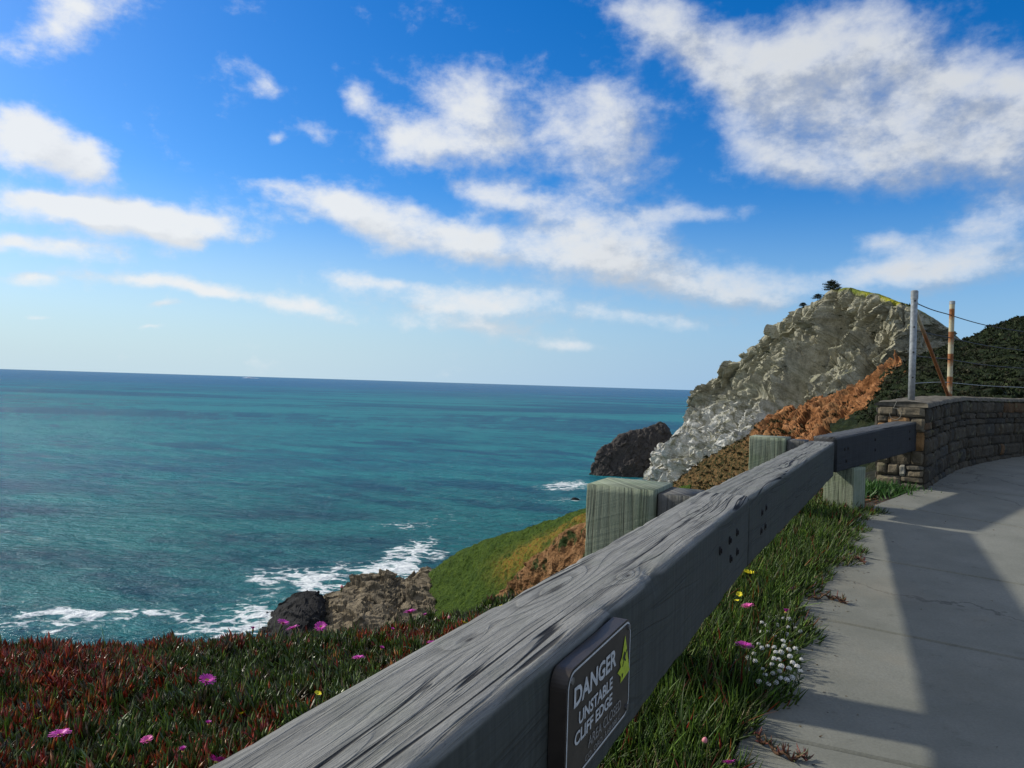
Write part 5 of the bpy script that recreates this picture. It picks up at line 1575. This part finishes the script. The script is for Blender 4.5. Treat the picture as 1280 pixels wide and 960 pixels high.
# ---- tree and shrubs on the cliff top
m_leaf = tinted('conifer_needles', .6, .2, .3, 2.)
m_bark = simple('bark', (.05, .04, .03), .9, .1)
def tree(px, py, d, hgt, wid, name, label, cat, seed, group=None, lean=.2):
    r = np.random.default_rng(seed)
    row = CL[int(CL.shape[0] * 4 / 6) - d]; b = row[np.argmin(np.abs(project(row)[0] - px))]; root = empty(name, tuple(b)); tag(root, label, cat, group)
    mb = MB(); V, Fc = tube([(0, 0, -2.5), (.1 * wid * lean, 0, hgt * .3), (.25 * wid * lean, 0, hgt * .65), (.3 * wid * lean, 0, hgt * .95)], [.035 * hgt, .03 * hgt, .02 * hgt, .006 * hgt], 7); mb.add(V, Fc)
    N = 0; B = []; D = []
    for k in range(16):
        z = hgt * (.3 + .68 * k / 15); a = k * 2.4; rr = wid * .5 * (1 - .55 * (k / 15) ** 1.5) * r.uniform(.6, 1.1)
        e = np.array([math.cos(a) * rr + .3 * wid * lean * z / hgt, math.sin(a) * rr, z + rr * .12]); s = np.array([.25 * wid * lean * z / hgt, 0, z * .92])
        V, Fc = tube([s, (s + e) / 2 + [0, 0, .02 * hgt], e], [.012 * hgt, .008 * hgt, .003 * hgt], 5); mb.add(V, Fc)
        for _ in range(150):
            t = r.uniform(.3, 1.05); p = s + (e - s) * t + r.normal(0, 1, 3) * np.array([.07, .07, .022]) * wid; B.append(p); D.append(r.normal(0, 1, 3) * [1, 1, .5])
    mb.build('trunk', m_bark, root, True)
    B = np.array(B); D = unit(np.array(D)); n = len(B); sd = unit(np.cross(D, r.normal(size=(n, 3))))
    col = np.array([(.014, .024, .010)]) * r.uniform(.6, 1.6, n)[:, None]
    V, Fc, Cc = leaves(B, D, sd, r.uniform(.05, .1, n) * wid, r.uniform(.008, .016, n) * wid, np.zeros(n), col, False, 2)
    mesh('crown', V, Fc, m_leaf, root, False, cols=Cc)
tree(1038, 371, 2, 4.8, 6.0, 'conifer_tree', 'small dark wind-bent conifer on the cliff top beside the green summit', 'tree', 3)
tree(1022, 378, 6, 2.4, 3.8, 'shrub', 'dark shrub on the cliff ridge just left of the conifer', 'shrub', 5, 'dark shrubs on the cliff ridge', .1)
tree(1004, 390, 4, 1.9, 3.2, 'shrub', 'dark shrub lowest on the cliff ridge, farther down from the conifer', 'shrub', 7, 'dark shrubs on the cliff ridge', .1)
tree(1046, 383, 14, 3.0, 3.4, 'shrub', 'dark shrub in the cleft right below the conifer', 'shrub', 8, 'dark shrubs on the cliff ridge', .0)

# ---- scrub, tufts and stones growing or lying on the far slopes
def scatter(name, label, G, keep, n, size, cols, m, per=26, flat=.55, seed=1, thin=.16):
    r = np.random.default_rng(seed)
    A = G[:-1, :-1]; B = G[:-1, 1:]; D = G[1:, :-1]; ctr = (A + B + D) / 3
    ar = np.linalg.norm(np.cross(B - A, D - A), axis=-1)
    x, y = project(ctr)
    ar = ar * keep(ctr, x, y)
    p = ar.ravel() / ar.sum()
    k = r.choice(len(p), n, p=p); C = ctr.reshape(-1, 3)[k]
    sz = r.uniform(*size, n) * r.choice([.6, 1., 1.5], n, p=[.45, .4, .15])
    i = np.repeat(np.arange(n), per); N = len(i)
    off = unit(r.normal(size=(N, 3))); off[:, 2] = np.abs(off[:, 2]) * flat
    base = C[i] + off * (sz[i] * r.uniform(.15, .5, N))[:, None]
    d = unit(off + r.normal(0, .35, (N, 3)) + [0, 0, .25]); sd = unit(np.cross(d, r.normal(size=(N, 3))))
    cc = np.array(cols)[r.integers(0, len(cols), n)][i] * r.uniform(.6, 1.35, N)[:, None]
    V, Fc, Cc = leaves(base, d, sd, sz[i] * r.uniform(.25, .5, N), sz[i] * r.uniform(.5, 1.2, N) * thin, np.zeros(N), cc, False, 2)
    o = mesh(name, V, Fc, m, None, False, cols=Cc); tag(o, label, name.replace('_', ' '), kind='stuff')
m_scrub = tinted('scrub_leaf', .7, .15, .3, 1.)
scatter('scrub', 'low dark green bushes covering the hillside behind the wall', HG, lambda P, x, y: ((x > 1070) & (x < 1330) & (y < 530)).astype(float), 6500, (.45, 1.15), [(.020, .032, .010), (.026, .040, .013), (.034, .046, .016), (.036, .035, .018), (.018, .025, .009)], m_scrub, 22, .6, 2)
scatter('dry_scrub', 'brown and olive scrub on the lower part of the eroded slope', OG, lambda P, x, y: ((x > 820) & (y > 465) & (y < 640)) * np.where(x < 985 + 25 * np.sin(y / 6), 1., .30 * (fbm(P / 6, 2) > .02)), 2100, (.5, 1.3), [(.07, .060, .022), (.045, .050, .016), (.12, .080, .036), (.030, .038, .012)], m_scrub, 20, .6, 3)
scatter('headland_plants', 'green and ochre ground plants on the headland spur', SG, lambda P, x, y: SGm[:-1, :-1] * ((x > 500) & (x < 800)), 4200, (.12, .34), [(.040, .085, .008), (.060, .105, .010), (.085, .130, .014), (.13, .13, .018)], m_scrub, 12, .4, 4, .12)
scatter('cliff_plants', 'small dark plants rooted on ledges of the pale cliff', CL, lambda P, x, y: ((x > 860) & (x < 1180) & (y < 470)) * (fbm(P / 9, 2) > .15), 420, (.5, 1.3), [(.030, .038, .012), (.055, .060, .018), (.020, .026, .010)], m_scrub, 16, .6, 5)

# ---- islet on the horizon
def islet():
    c = Uz(311, 473, SEA); D = 15000.; rr = ray(311, 470); P = np.array([rr[0] * D, D, SEA])
    prof = [(-150, 0), (-90, 9), (-50, 14), (-10, 30), (20, 22), (70, 12), (140, 9), (230, 0)]
    V = []
    for x, h in prof: V += [(x, -60, -3), (x, 0, h), (x, 60, -3)]
    o = mesh('islet', np.array(V, float) + P, [[i * 3 + k, i * 3 + k + 1, i * 3 + k + 4, i * 3 + k + 3] for i in range(len(prof) - 1) for k in range(2)], simple('hazed_islet_rock', (.34, .40, .48), .9, .1, 0, .2, .01))  # pale blue-grey puts distance haze into the rock colour
    tag(o, 'tiny pale islet on the sea horizon', 'islet')
islet()
